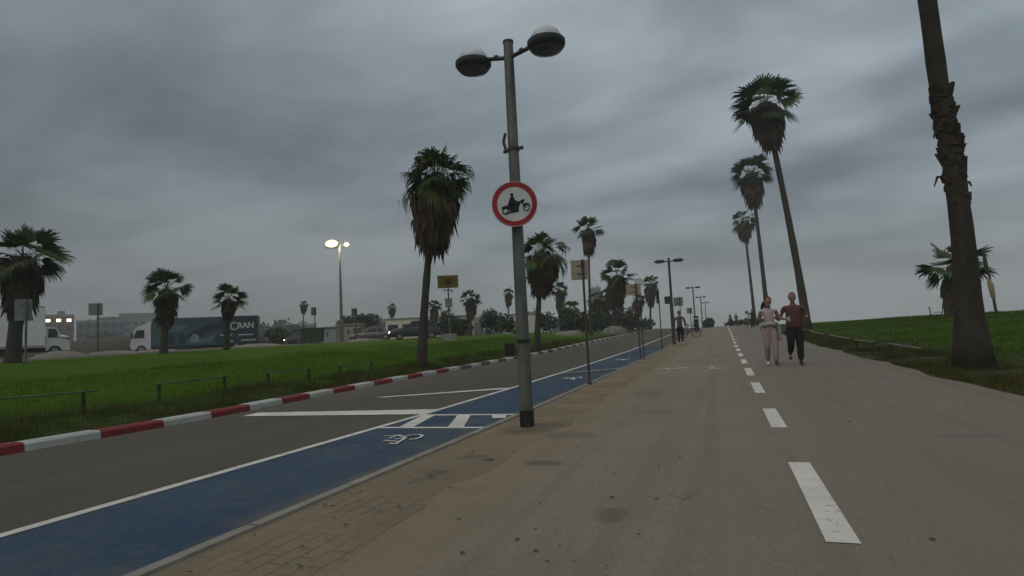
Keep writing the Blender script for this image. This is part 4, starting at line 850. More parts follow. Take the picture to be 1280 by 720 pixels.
# teal box truck
def teal_truck():
    T = thing('box_truck', (-53.2, 50.9, 1.30), 'long teal box truck with white cab and printed side', 'truck', math.atan2(-.60, -.80)); T.scale = (.95, 1, 1)
    def side(u, w_, d): return Vector((u, 1.253+d, w_))
    b = MB(); b.box((-.85, 0, 2.10), (10.7, 2.5, 2.98), bev=.04); bx = b.build('cargo_box', M['teal'], T)
    b = MB(); b.prism([(-6.18, .63), (-6.18, 3.60), (-2.6, 3.6), (-2.2, 2.9), (-2.5, 2.0), (-1.6, 1.3), (-1.9, .63)], side, .004); b.build('dark_print', M['navy'], bx)
    b = MB(); b.prism([(1.4, 1.5), (.3, 2.2), (-.9, 2.75), (-2.3, 3.0), (-2.2, 2.9), (-2.5, 2.2), (-1.2, 2.0), (.2, 1.2)], lambda u, w_, d: side(u, w_, d+.004), .003); b.build('dark_wave', M['navy'], bx)
    b = MB(); b.prism([(4.3, 2.9), (2.6, 3.0), (1.0, 2.7), (1.6, 2.2), (3.0, 2.1), (4.2, 2.3)], lambda u, w_, d: side(u, w_, d+.001), .003); b.prism([(-.2, 1.2), (-1.5, 1.6), (-2.0, 1.9), (-1.65, 1.3), (-1.2, .9), (1.1, .75), (.6, 1.0)], lambda u, w_, d: side(u, w_, d+.001), .003); b.build('pale_print', M['teal_l'], bx)
    b = MB(); b.prism([(.75, .95), (-.15, .95), (-.1, 1.5), (.1, 1.85), (.5, 1.85), (.7, 1.5)], lambda u, w_, d: side(u, w_, d+.009), .003); b.build('white_print', M['teal_w'], bx)
    b = MB(); b.prism([(1.9, .8), (1.2, .8), (1.2, 1.6), (1.5, 1.9), (1.85, 1.6)], lambda u, w_, d: side(u, w_, d+.009), .003); b.prism([(2.9, .8), (2.3, .8), (2.35, 1.7), (2.6, 1.95), (2.85, 1.6)], lambda u, w_, d: side(u, w_, d+.009), .003); b.build('figure_print', M['navy'], bx)
    # lettering: crescent ring and letters, read from the left side
    fr = lambda u, w_, d: side(u, w_, d+.006)
    b = MB(); o_ = []; i_ = []
    for k in range(25):
        q = R_(40+k*12.5); th = .16-.07*abs(k-12)/12; o_.append((-3.72-.46*math.cos(q), 2.52+.44*math.sin(q))); i_.append((-3.72-(.46-th)*math.cos(q), 2.52+(.44-th)*math.sin(q)))
    for k in range(24): b.prism([o_[k], o_[k+1], i_[k+1], i_[k]], fr, .003)
    for (y_, x0, x1) in ((1.50, -4.1, -5.7), (1.54, -2.2, -3.5), (.92, -4.4, -6.0), (.86, -3.0, -3.6)): b.prism([(x0, y_), (x1, y_), (x1, y_+.11), (x0, y_+.11)], fr, .003)
    b.build('logo', M['print_white'], bx)
    cu = bpy.data.curves.new('lettering', 'FONT'); cu.body = 'RAN'; cu.size = .86; cu.extrude = .002; cu.space_character = .98; cu.offset = .022
    to = bpy.data.objects.new('lettering_curve', cu); COL.objects.link(to); dg = bpy.context.evaluated_depsgraph_get()
    me = bpy.data.meshes.new_from_object(to.evaluated_get(dg)); COL.objects.unlink(to); bpy.data.objects.remove(to)
    me.materials.clear(); me.materials.append(M['print_white']); lt = bpy.data.objects.new('lettering', me); COL.objects.link(lt); lt.parent = bx
    lt.matrix_local = Matrix(((-1, 0, 0, -4.05), (0, 0, 1, 1.262), (0, 1, 0, 2.28), (0, 0, 0, 1)))
    # cab
    prof = [(4.62, .45), (4.62, 3.0), (5.0, 3.42), (4.95, 3.42), (5.2, 3.2), (6.35, 2.62), (6.62, 1.55), (6.70, 1.0), (6.68, .45)]
    prof = [(4.62, .45), (4.62, 3.15), (4.85, 3.32), (5.3, 3.05), (6.2, 2.62), (6.5, 1.6), (6.62, .95), (6.6, .45)]
    b = MB(); b.prism(prof, lambda u, w_, d: Vector((u, -1.1+d, w_)), 2.2); cb = b.build('cab', M['white_paint'], T)
    for s_ in (-1, 1):
        b = MB(); b.prism([(5.25, 1.62), (5.25, 2.45), (6.02, 2.45), (6.3, 1.72), (6.28, 1.62)], lambda u, w_, d: Vector((u, s_*(1.1+d), w_)), .006); b.build('side_window', M['glass'], cb)
        b = MB(); b.box((6.45, s_*1.25, 1.95), (.16, .22, .6), bev=.04); b.build('mirror', M['chassis'], cb)
        b = MB(); b.box((6.62, s_*.8, .75), (.06, .36, .2), bev=.02); b.build('headlight', M['clear'], cb)
    b = MB(); b.add([(6.215+.01, -.95, 2.55), (6.215+.01, .95, 2.55), (6.49+.01, 1.0, 1.68), (6.49+.01, -1.0, 1.68)], [(0, 1, 2, 3)]); b.build('windscreen', M['glass'], cb)
    b = MB(); b.box((6.58, 0, .48), (.2, 2.24, .34), bev=.05); b.build('bumper', M['chassis'], cb)
    b = MB(); b.box((-.5, 0, .48), (10.9, 1.0, .22)); b.box((1.45, 1.0, .40), (2.7, .3, .62), bev=.04); b.box((1.45, -1.0, .40), (2.7, .3, .62), bev=.04); b.box((-6.1, 0, .42), (.1, 2.3, .14)); b.build('chassis', M['chassis'], T)
    for s_ in (-1, 1):
        for x in (5.55, -3.9, -5.1): wheel(T, (x, s_*1.02, .45), .45, .34)
        b = MB(); b.box((-6.16, s_*1.0, .62), (.06, .3, .14)); b.build('tail_light', M['taillight'], T)
teal_truck()
def white_truck():
    T = thing('box_truck', (-46.1, 28.0, 1.27), 'white box truck with plain sides behind the thick ragged palm', 'truck', math.atan2(.835, .55)); T.scale = (1, 1, 1.1)
    b = MB(); b.box((-1.1, 0, 1.95), (6.2, 2.3, 2.6), bev=.04); bx = b.build('cargo_box', M['truck_white'], T)
    b = MB()
    for x in (-3.9, -2.6, -.6, 1.0): b.box((x, -1.155, 1.95), (.05, .02, 2.5))
    b.box((-1.1, -1.155, .75), (6.1, .02, .08)); b.box((-1.1, -1.155, 3.2), (6.1, .02, .07)); b.build('trim', M['conc'], bx)
    b = MB(); b.prism([(2.03, .45), (2.03, 1.95), (2.62, 1.9), (2.98, 1.2), (3.35, 1.02), (3.42, .45)], lambda u, w_, d: Vector((u, -.95+d, w_)), 1.9); cb = b.build('cab', M['white_paint'], T)
    for s_ in (-1, 1):
        b = MB(); b.prism([(2.15, 1.25), (2.18, 1.82), (2.58, 1.8), (2.86, 1.25)], lambda u, w_, d: Vector((u, s_*(.95+d), w_)), .006); b.build('side_window', M['glass'], cb)
        b = MB(); b.box((3.38, s_*.7, .8), (.08, .3, .18), bev=.02); b.build('headlight', M['clear'], cb)
        b = MB(); b.box((2.75, s_*1.08, 1.35), (.12, .2, .22), bev=.04); b.build('mirror', M['white_paint'], cb)
        for x in (2.55, -2.7): wheel(T, (x, s_*.88, .38), .38, .28)
    b = MB(); b.box((-.8, 0, .5), (6.6, .9, .25)); b.box((-.7, -.85, .42), (2.4, .3, .5)); b.build('chassis', M['chassis'], T)
white_truck()
# green skip, grey cabins, kiosk, tent
D = thing('green_skip', (-31.9, 41.9, 1.38), 'dark green waste skip on the crest of the bank', 'skip', R_(20))
b = MB(); b.prism([(-.75, .12), (-.85, 1.18), (.85, 1.18), (.75, .12)], lambda u, w_, d: Vector((u, -.5+d, w_)), 1.0); b.build('bin_body', M['bgreen'], D)
b = MB()
for x in (-.5, 0, .5): b.box((x, -.52, .65), (.06, .04, 1.0))
b.box((0, -.53, 1.16), (1.76, .06, .08)); b.build('rib', M['bgreen'], D)
b = MB(); b.prism([(-.86, 1.20), (-.86, 1.26), (0, 1.36), (.86, 1.26), (.86, 1.20)], lambda u, w_, d: Vector((u, -.52+d, w_)), 1.04); b.build('lid', M['black'], D)
for s_ in (-1, 1): wheel(D, (s_*.6, -.4, .08), .09, .07)
def cabin(loc, rz, L, W, H_, m_, label, name='cabin', cat='cabin', door=True, nw=2):
    C = thing(name, loc, label, cat, R_(rz)); b = MB(); b.box((0, 0, H_/2), (L, W, H_), bev=.02); wl = b.build('wall', m_, C)
    b = MB(); b.box((0, 0, H_+.06), (L+.25, W+.25, .12), bev=.03); b.build('roof', M['conc'], C)
    for i in range(nw):
        x = (i+.5)/(nw+(1 if door else 0))*L-L/2; b = MB(); b.box((x, -W/2, H_*.58), (L*.12, .05, H_*.32)); f_ = b.build('window', M['conc'], C); b = MB(); b.box((x, -W/2-.02, H_*.58), (L*.12-.1, .03, H_*.32-.1)); b.build('pane', M['glass'], f_)
    if door: b = MB(); b.box((L/2-L*.14, -W/2-.005, H_*.4), (.85, .05, H_*.8)); b.build('door', M['pole_dark'], C)
    return C
cabin((-33.6, 46.5, 1.42), 20, 1.5, 1.2, 1.35, M['psilver'], 'pale grey metal box right of the green skip', 'metal_box', 'utility box', False, 1)
cabin((-37.2, 55.2, 1.5), 20, 2.6, 2.0, 1.75, M['sign_back'], 'grey hut behind the floodlight mast', 'hut', 'hut')
cabin((-34.0, 67.6, 1.65), 20, 10.4, 4, 2.35, M['kiosk'], 'long cream kiosk with flat roof behind the dark sport utility car', 'kiosk', 'building', True, 5)
cabin((-22.6, 69.0, 1.6), 15, 3.6, 2.6, 2.2, M['sign_white'], 'white hut right of the lamp post, behind the bulky palm', 'hut', 'hut', False, 1)
tn = thing('tent', (-66, 43, 1.2), 'white pointed canopy tent right of the white box truck', 'tent', R_(20)); b = MB()
V = [(-1.8, -1.8, 2.3), (1.8, -1.8, 2.3), (1.8, 1.8, 2.3), (-1.8, 1.8, 2.3)]; Vv = V+[(x*.45, y*.45, 2.75) for x, y, z_ in V]+[(0, 0, 3.7)]
b.add(Vv, [(0, 1, 5, 4), (1, 2, 6, 5), (2, 3, 7, 6), (3, 0, 4, 7), (4, 5, 8), (5, 6, 8), (6, 7, 8), (7, 4, 8), (3, 2, 1, 0)]); b.build('canopy', M['white_paint'], tn)
for x in (-1.7, 1.7):
    for y in (-1.7, 1.7): b = MB(); b.tube([(x, y, 0), (x, y, 2.3)], .04, 8); b.build('leg', M['conc'], tn)
# brown earth bank by the parking area
def hump(name, loc, rx, ry, h_, m_, label, rz=0, kind=None, cat=None, seed=1, rough_=.12, n=28):
    r = random.Random(seed); V = []; F = []; k = 9
    for i in range(k+1):
        t = i/k; rr = math.sin(t*math.pi/2); z_ = math.cos(t*math.pi/2)
        for j in range(n):
            q = 2*math.pi*j/n; kk = 1+rough_*(math.sin(3*q+seed)+.6*math.sin(5*q+2*seed))+r.uniform(-rough_, rough_)*.3
            V.append((rx*rr*kk*math.cos(q), ry*rr*kk*math.sin(q), h_*(z_**1.0)*(1+r.uniform(-rough_, rough_)*.5)-(.12 if i == k else 0)))
    F = [(i*n+j, i*n+(j+1) % n, (i+1)*n+(j+1) % n, (i+1)*n+j) for i in range(k) for j in range(n)]
    b = MB(); b.add(V, F); o = b.build(name, m_, smooth='all'); o.location = loc; o.rotation_euler = (0, 0, R_(rz)); tag(o, label, cat, kind=kind); return o
hump('earth_mound', (-68, 52, 1.5), 13, 4, 1.75, M['mound'], 'brown earth mound between the two trucks', 22, 'structure', seed=3)
hump('earth_mound', (-60, 66, 1.5), 9, 3, 1.2, M['mound'], 'brown earth mound right of the teal truck', 22, 'structure', seed=5)
for i, (x, y, rx, ry, h_, rz, lb) in enumerate([(-35.2, 24.0, 1.55, .8, .46, 20, 'long pale boulder right of the ragged palm at the left'), (-42.4, 32.6, 2.2, .8, .32, 20, 'flat pale boulder beside the cab of the teal truck'), (-13.9, 53.6, .6, .5, .38, 10, 'small pale boulder on the bank right of the bulky palm'),
        (-12.4, 51.4, .95, .7, .48, 0, 'pale boulder just left of the first tan post'), (-9.95, 58.5, 1.2, .8, .85, 10, 'large grey boulder on the bank behind the first tan post'), (-28.3, 43.6, 1.3, .7, .3, 20, 'low pale boulder in front of the dark sport utility car'), (-45.5, 39.0, 2.0, .8, .3, 20, 'pale slab boulder beneath the middle of the teal truck'), (-39.0, 43.5, 2.3, .8, .3, 20, 'pale slab boulder beyond the rear of the teal truck')]):
    hump('boulder', (x, y, zt(x, y)-.08), rx, ry, h_, M['rock'], lb, rz, None, 'boulder', 40+i, .10)
# litter bin by the bulky palm
Bn = thing('litter_bin', (-9.05, 25.6, .30), 'small dark litter bin at the kerb right behind the lamp post', 'bin'); b = MB(); b.lathe([(.20, 0), (.24, .5), (.25, .56), (.22, .57)], 16); b.build('bin_body', M['black'], Bn, smooth=True); b = MB(); b.lathe([(.255, .50), (.255, .54)], 16); b.build('rim', M['galv'], Bn)

# ------------------------------------------------------------------ low wooden rails
def rail(p0, p1, h_, label, m_='wood', mp='wood_dark', group='low wooden rails beside the grass', nposts=2):
    p0 = Vector(p0); p1 = Vector(p1); d = p1-p0; L = d.length; S = thing('low_rail', p0, label, 'rail', 0, group)
    dn = d.normalized(); s_ = Vector((-dn.y, dn.x, 0)).normalized(); up = dn.cross(s_)*-1
    up = Vector((0, 0, 1)); b = MB(); V = []
    for t in (0, 1):
        for (a_, c_) in ((-.04, -.014), (.04, -.014), (.04, .010), (.03, .016), (-.03, .016), (-.04, .010)): V.append(d*t+s_*a_+up*(h_+c_))
    b.add(V, [(i, (i+1) % 6, 6+(i+1) % 6, 6+i) for i in range(6)]+[(5, 4, 3, 2, 1, 0), (6, 7, 8, 9, 10, 11)]); b.build('beam', M[m_], S)
    for i in range(nposts):
        t = .06+.88*i/(nposts-1); q = d*t; b = MB(); b.box(q+Vector((0, 0, (h_-.016)/2-.15)), (.042, .042, h_-.016+.30)); b.build('post', M[mp], S)
    return S
def zp(x, y): return (x, y, zt(x, y))
GR = 'low wooden rails beside the path'
for i, (a_, c_, lb) in enumerate([((4.95, 8.2), (4.35, 11.3), 'nearest low rail beside the path, at the right edge of the view'), ((4.02, 15.6), (3.95, 18.0), 'low rail left of the thick leaning trunk'), ((3.9, 19.3), (3.92, 22.0), 'second low rail beyond the thick leaning trunk'), ((4.0, 23.6), (4.0, 27.4), 'third low rail beyond the thick leaning trunk'), ((4.05, 29.5), (4.1, 34), 'low rail fourth beyond the trunk, near the man jogging'), ((4.2, 37), (4.3, 42), 'farthest low rail, beside the foot of the tallest palm')]):
    rail(zp(*a_), zp(*c_), .36, lb, group=GR)
GL = 'low rails on the left bank'
for i, (a_, c_, lb) in enumerate([((-9.9, 3.6), (-9.75, 7.25), 'nearest low green rail on the left bank, at the left edge of the view'), ((-9.75, 8.3), (-9.8, 10.1), 'second low green rail on the left bank'), ((-9.75, 11.1), (-9.8, 12.8), 'third low green rail on the left bank'), ((-9.8, 13.9), (-9.9, 15.8), 'low green rail on the left bank nearest the shaggy kerb palm')]):
    rail(zp(*a_), zp(*c_), .31, lb, 'wood_green', 'post_green', GL)
# pole with furled canvas, beach things and far round sign
U = thing('furled_banner', (12.7, 36.1, 1.05), 'pole with a furled beige canvas on the mound behind the thick trunk', 'banner', 0); b = MB(); b.tube([(0, 0, -.1), (-.1, 0, 1.6), (-.22, 0, 3.3)], [.07, .05, .035], 10); b.build('pole', M['rust_pole'], U, smooth=True)
b = MB(); b.tube([(-.05, -.06, .75), (-.09, -.07, .9), (-.13, -.07, 1.5), (-.17, -.06, 1.62), (-.20, -.04, 1.85)], [.05, .10, .13, .09, .04], 10); b.build('canvas', M['beige_cloth'], U, smooth=True)
b = MB(); b.tube([(-.20, -.04, 2.0), (-.23, -.05, 2.25), (-.26, -.04, 3.1), (-.3, -.03, 3.3)], [.03, .09, .08, .03], 8); b.build('top_canvas', M['wood_dark'], U, smooth=True)
q = thing('beach_post', (19.4, 70.3, 1.1), 'thin dark post on the skyline of the mound', 'post'); b = MB(); b.tube([(0, 0, -.2), (-.12, 0, .98)], [.06, .05], 8); b.build('shaft', M['pole_dark'], q, smooth=True); b = MB(); b.lathe([(.075, .9), (.075, .99), (.02, 1.05)], 8, (-.12, 0, 0)); b.build('cap', M['pole_dark'], q)
q = thing('beach_canopy', (20.8, 72, .95), 'small flat beach canopy peeping over the mound', 'canopy'); b = MB(); b.tube([(0, 0, -.2), (0, 0, .62)], .05, 8); b.build('post', M['pole_dark'], q, smooth=True); b = MB(); b.box((0, 0, .64), (1.3, .8, .07), bev=.02); b.build('top', M['wood_dark'], q)
q = thing('round_sign', (2.3, 66.5, zr(66.5)), 'far round grey sign on a post left of the woman jogging', 'sign'); b = MB(); b.tube([(0, 0, -.1), (0, 0, 1.5)], .03, 8); b.build('post', M['rust_pole'], q, smooth=True); b = MB(); b.lathe([(.02, -.01), (.2, -.01), (.2, .01), (.02, .01)], 20, (0, -.04, 1.5), Matrix.Rotation(R_(90), 3, 'X')); b.build('face', M['sign_back'], q)
q = thing('info_post', (-2.35, 58, zr(58)), 'dark upright post with a white top near the third street lamp', 'post'); b = MB(); b.box((0, 0, .72), (.42, .2, 1.45), bev=.03); b.build('body', M['black'], q); b = MB(); b.box((0, -.103, 1.2), (.34, .02, .12)); b.build('white_band', M['sign_white'], q)

# ------------------------------------------------------------------ paving stones lying loose by the lamp foot
st_ = hump('loose_paving_stone', (-2.25, 5.15, .0), .14, .09, .022, M['mortar'], 'loose broken paving stone lying on the sandy strip near the lamp', 15, None, 'stone', 71, .18, 10)
for i, (x, y, s_) in enumerate([(-2.02, 5.02, .05), (-1.55, 3.35, .014), (-1.05, 3.25, .012), (-.95, 4.3, .010), (-1.2, 4.75, .010), (1.9, 4.6, .010), (.9, 2.9, .009)]):
    hump('stone', (x, y, .006), s_, s_*.8, s_*.5, M['mortar'] if i == 0 else M['pole_dark'], 'small stone chip beside the loose broken paving stone' if i == 0 else 'tiny dark speck of grit lying on the path', 30*i, None, 'stone', 80+i, .15, 8)['group'] = 'grit and stone chips on the path'
hump('lamp_foot_mortar', (-2.25, 6.85, -.02), .26, .2, .04, M['mortar'], 'rough mortar collar at the foot of the near lamp post', 10, 'structure', seed=9, rough_=.16)

# ------------------------------------------------------------------ people
def skin_mesh(chains, root=0, sub=1):
    """chains: list of lists of (key, pos, radius); shared keys join. Returns verts, faces of a skinned surface."""
    idx = {}; vs_ = []; rad = []; ed = []
    for ch in chains:
        prev = None
        for key, p, rr in ch:
            if key not in idx: idx[key] = len(vs_); vs_.append(p); rad.append(rr)
            if prev is not None: ed.append((prev, idx[key]))
            prev = idx[key]
    me = bpy.data.meshes.new('tmp'); me.from_pydata([tuple(v) for v in vs_], ed, []); o = bpy.data.objects.new('tmp', me); COL.objects.link(o)
    md = o.modifiers.new('s', 'SKIN'); md.use_smooth_shade = True
    if not me.skin_vertices: me.skin_vertices.new()
    for i, rr in enumerate(rad):
        sv = me.skin_vertices[0].data[i]; rr = rr if isinstance(rr, tuple) else (rr, rr); sv.radius = rr; sv.use_root = (i == root)
    m2 = o.modifiers.new('u', 'SUBSURF'); m2.levels = m2.render_levels = sub
    dg = bpy.context.evaluated_depsgraph_get(); me2 = bpy.data.meshes.new_from_object(o.evaluated_get(dg))
    V = [v.co.copy() for v in me2.vertices]; F = [tuple(p.vertices) for p in me2.polygons]
    bpy.data.objects.remove(o); bpy.data.meshes.remove(me); bpy.data.meshes.remove(me2); return V, F
def ellipsoid(c0, r3, n=14, m_=10):
    V = []; 
    for i in range(m_+1):
        t = math.pi*i/m_
        for j in range(n): q = 2*math.pi*j/n; V.append(Vector((c0[0]+r3[0]*math.sin(t)*math.cos(q), c0[1]+r3[1]*math.sin(t)*math.sin(q), c0[2]+r3[2]*math.cos(t))))
    return V, [(i*n+j, i*n+(j+1) % n, (i+1)*n+(j+1) % n, (i+1)*n+j) for i in range(m_) for j in range(n)]
def fuse(parts, voxel, name, m_, parent, smooth_it=4):
    b = MB()
    for V, F in parts: b.add(V, F)
    me = bpy.data.meshes.new('tmp'); me.from_pydata(b.v, [], b.f); bm = bmesh.new(); bm.from_mesh(me); bmesh.ops.remove_doubles(bm, verts=bm.verts[:], dist=1e-5); bmesh.ops.recalc_face_normals(bm, faces=bm.faces[:]); bm.to_mesh(me); bm.free()
    o = bpy.data.objects.new('tmp', me); COL.objects.link(o)
    md = o.modifiers.new('r', 'REMESH'); md.mode = 'VOXEL'; md.voxel_size = voxel
    m2 = o.modifiers.new('s', 'SMOOTH'); m2.factor = .5; m2.iterations = smooth_it
    dg = bpy.context.evaluated_depsgraph_get(); me2 = bpy.data.meshes.new_from_object(o.evaluated_get(dg)); me2.name = name
    bpy.data.objects.remove(o); bpy.data.meshes.remove(me)
    me2.materials.clear(); me2.materials.append(m_); me2.polygons.foreach_set('use_smooth', [True]*len(me2.polygons))
    q = bpy.data.objects.new(name, me2); COL.objects.link(q); q.parent = parent; return q
def person(loc, rz, J, style, label, voxel=.009, fingers=True):
    P = thing('person', loc, label, 'person', rz); V3 = Vector; J = {k: V3(v) for k, v in J.items()}
    pel = J['pelvis']; ch = J['chest']; nk = J['neck']; hd = J['head']; fat = style.get('fat', 1.)
    body = [[('pel', pel, (.115*fat, .095*fat)), ('wst', (pel+ch)/2, (.11*fat, .085*fat)), ('ch', ch, (.135*fat, .095*fat)), ('nb', nk, (.06, .06)), ('nm', nk*.5+(hd-V3((0, 0, .1)))*.5, .052), ('hb', hd-V3((0, .005, .075)), (.062, .066)), ('hm', hd, (.075, .088)), ('ht', hd+V3((0, .008, .07)), (.06, .072))]]
    limbs = {}
    for s_ in 'LR':
        sh, el, wr, hp, kn, an, to = (J[k+s_] for k in ('sh', 'el', 'wr', 'hip', 'kn', 'an', 'toe'))
        body.append([('ch', ch*.55+sh*.45, .06), ('sh'+s_, sh, .058), ('ua'+s_, (sh+el)/2, .05), ('el'+s_, el, .040), ('fa'+s_, el*.6+wr*.4, .040), ('wr'+s_, wr, .026)])
        body.append([('pel', pel*.5+hp*.5+V3((0, 0, .06)), .08), ('hp'+s_, hp, .088), ('th'+s_, (hp+kn)/2, .078), ('kn'+s_, kn, .055), ('cf'+s_, kn*.65+an*.35, .057), ('an'+s_, an, .036), ('ft'+s_, an*.35+to*.65, (.036, .03)), ('to'+s_, to, (.032, .022))])
    parts = [skin_mesh([c_]) for c_ in body]
    parts.append(ellipsoid(hd+V3((0, 0, .015)), (.080, .100, .116)))
    parts.append(ellipsoid(hd+V3((0, -.098, -.015)), (.013, .022, .026), 8, 6))                      # nose
    parts.append(ellipsoid(hd+V3((0, -.066, -.085)), (.040, .030, .026), 10, 6))                     # chin
    parts.append(ellipsoid(hd+V3((0, -.088, -.056)), (.024, .010, .008), 8, 6))                      # lips
    for q in (-1, 1): parts.append(ellipsoid(hd+V3((q*.078, .01, -.005)), (.012, .022, .034), 8, 6))  # ears
    for s_ in 'LR':                                                                                  # hands: palm and five fingers
        el, wr = J['el'+s_], J['wr'+s_]; d = (wr-el).normalized(); side = d.cross(V3((0, 0, 1)))
        side = side.normalized() if side.length > .1 else V3((1, 0, 0)); nr = d.cross(side).normalized(); sg = 1 if s_ == 'L' else -1
        pc = wr+d*.05; parts.append(ellipsoid(pc, (.036, .036, .036)))
        parts.append(ellipsoid(wr+d*.075, (.035, .035, .030)))
        if fingers:
            for k in range(4):
                o_ = side*(k-1.5)*.021; ln = (.062, .072, .068, .054)[k]; k0 = wr+d*.085+o_; k1 = k0+d*ln*.5-nr*.012*sg; k2 = k1+d*ln*.25-nr*ln*.45*sg; k3 = k2-d*ln*.1-nr*ln*.3*sg
                parts.append(skin_mesh([[('a', wr+d*.05+o_*.8, .011), ('b', k0, .0105), ('c', k1, .0098), ('d', k2, .0092), ('e', k3, .0082)]], sub=1))
            t0 = wr+d*.035+side*.03*sg; parts.append(skin_mesh([[('a', wr+d*.02, .013), ('b', t0, .0125), ('c', t0+d*.03+side*.022*sg, .0115), ('d', t0+d*.058+side*.016*sg-nr*.012*sg, .0095)]], sub=1))
    bo = fuse(parts, voxel, 'body', M['skin'], P)
    # eyes and brows
    for q in (-1, 1):
        b = MB(); V, F = ellipsoid(hd+V3((q*.030, -.083, .012)), (.013, .010, .008), 10, 6); b.add(V, F); b.build('eye', M['ink'], P, smooth='all')
    # clothes
    def chain_cloth(keys, extra): return [[(k, p, (r_[0]+extra, r_[1]+extra) if isinstance(r_, tuple) else r_+extra) for k, p, r_ in c_] for c_ in keys]
    e_ = .016; sv = .55 if style.get('sleeve', 'short') == 'short' else (1.0 if style['sleeve'] == 'long' else .18)
    top = [[('pel', pel+V3((0, 0, -.10)), (.150*fat, .118*fat)), ('pw', pel+V3((0, 0, .06)), (.150*fat, .122*fat)), ('wst', (pel+ch)/2, (.140*fat, .116*fat)), ('ch', ch, (.148*fat, .114*fat)), ('ub', ch*.35+nk*.65-V3((0, 0, .01)), (.125*fat, .088*fat)), ('nb', nk-V3((0, 0, .025)), (.085, .075))]]
    for s_ in 'LR':
        sh, el, wr = J['sh'+s_], J['el'+s_], J['wr'+s_]
        if sv >= 1: top.append([('ch', ch*.55+sh*.45, .085), ('sh'+s_, sh, .078), ('ua'+s_, (sh+el)/2, .068), ('el'+s_, el, .060), ('wr'+s_, wr*.95+el*.05, .044)])
        else: top.append([('ch', ch*.55+sh*.45, .085 if sv > .3 else .07), ('sh'+s_, sh, .068 if sv > .3 else .060), ('ua'+s_, sh*(1-sv)+el*sv, .064 if sv > .3 else .056)])
    top[0] = [top[0][0]]+top[0][1:]
    fuse([skin_mesh([c_]) for c_ in top], voxel*1.3, 'shirt', M[style['top']], P, 3)
    leg = []; wd = style.get('legw', 1.)
    base = [('pel', pel+V3((0, 0, .03)), (.128*fat, .104*fat))]
    tr = [[('w', pel+V3((0, 0, .07)), (.125*fat, .104*fat)), ('pel', pel-V3((0, 0, .02)), (.130*fat, .108*fat))]]
    for s_ in 'LR':
        hp, kn, an = J['hip'+s_], J['kn'+s_], J['an'+s_]
        tr.append([('pel', pel*.5+hp*.5+V3((0, 0, .05)), .10*wd), ('hp'+s_, hp-V3((0, 0, .03)), .105*wd), ('th'+s_, (hp+kn)/2, .098*wd), ('kn'+s_, kn, .078*wd), ('cf'+s_, kn*.6+an*.4, .076*wd), ('an'+s_, an+(kn-an).normalized()*.03, .060*wd)])
    fuse([skin_mesh([c_]) for c_ in tr], voxel*1.3, 'trousers', M[style['legs']], P, 3)
    for s_ in 'LR':
        an, to = J['an'+s_], J['toe'+s_]; d = (to-an); he = an-d*.28; he.z = min(an.z, to.z+(an.z-to.z)*.5)
        fuse([skin_mesh([[('h', he, (.040, .036)), ('a', an*.55+to*.45+V3((0, 0, .012)), (.044, .042)), ('t', to, (.042, .028))]], 1), ellipsoid(an, (.046, .05, .05))], voxel, 'shoe', M[style['shoe'] if not isinstance(style['shoe'], dict) else style['shoe'][s_]], P, 2)
    hr = style.get('hair')
    if hr == 'short':
        V, F = ellipsoid(hd+V3((0, .010, .030)), (.087, .104, .112)); keep = [f for f in F if all(V[i].z > hd.z+.03+(.045 if V[i].y < hd.y-.03 else -.05) for i in f)]
        b = MB(); b.add(V, keep); b.build('hair', M['hair_s'], P, smooth='all')
    elif hr == 'long':
        hv = [ellipsoid(hd+V3((0, .024, .050)), (.094, .102, .104)), ellipsoid(hd+V3((0, .055, -.03)), (.070, .055, .08))]
        hv.append(skin_mesh([[('a', hd+V3((0, .10, .04)), .03), ('b', hd+V3((-.07, .14, .0)), .05), ('c', hd+V3((-.12, .15, -.10)), .05), ('d', hd+V3((-.14, .14, -.20)), .028)]]))
        fuse(hv, .012, 'hair', M['hair'], P, 3)
    if style.get('jacket'):
        hvs = []
        ring_ = []
        for k in range(17):
            q = 2*math.pi*k/16; ring_.append((f'r{k % 16}', pel+V3((.175*math.cos(q), .135*math.sin(q)-.005, .10+.012*math.sin(3*q))), (.040, .055)))
        hvs.append(skin_mesh([ring_]))
        hvs.append(skin_mesh([[('a', pel+V3((.17, 0, .10)), .06), ('b', pel+V3((.215, .02, -.02)), (.07, .055)), ('c', pel+V3((.225, .03, -.20)), (.066, .05)), ('d', pel+V3((.215, .03, -.33)), (.05, .04))]]))
        hvs.append(skin_mesh([[('a', pel+V3((-.17, 0, .11)), .05), ('b', pel+V3((-.215, .03, .06)), .055), ('c', pel+V3((-.21, .05, -.05)), .04)]]))
        fuse(hvs, .013, 'tied_jacket', M['cream'], P, 4)
    if style.get('held'):
        wr = J['wr'+style['held']]; el = J['el'+style['held']]; d = (wr-el).normalized()
        b = MB(); b.box(wr+d*.10+V3((0, -.02, .03)), (.05, .02, .08), Matrix.Rotation(R_(12), 3, 'Y'), .008); b.build('phone', M['shoe_w'], P)
    return P
man = dict(pelvis=(0, 0, .96), chest=(0, -.03, 1.34), neck=(0, -.035, 1.52), head=(0, -.065, 1.65), shL=(.19, -.02, 1.425), shR=(-.19, -.02, 1.43), elL=(.30, .10, 1.18), elR=(-.30, .08, 1.17), wrL=(.26, -.14, 1.14), wrR=(-.17, -.21, 1.13),
           hipL=(.095, 0, .90), hipR=(-.095, 0, .90), knL=(.09, -.07, .50), knR=(-.11, -.15, .53), anL=(.085, -.02, .09), anR=(-.125, .20, .30), toeL=(.095, -.19, .035), toeR=(-.13, .16, .13))
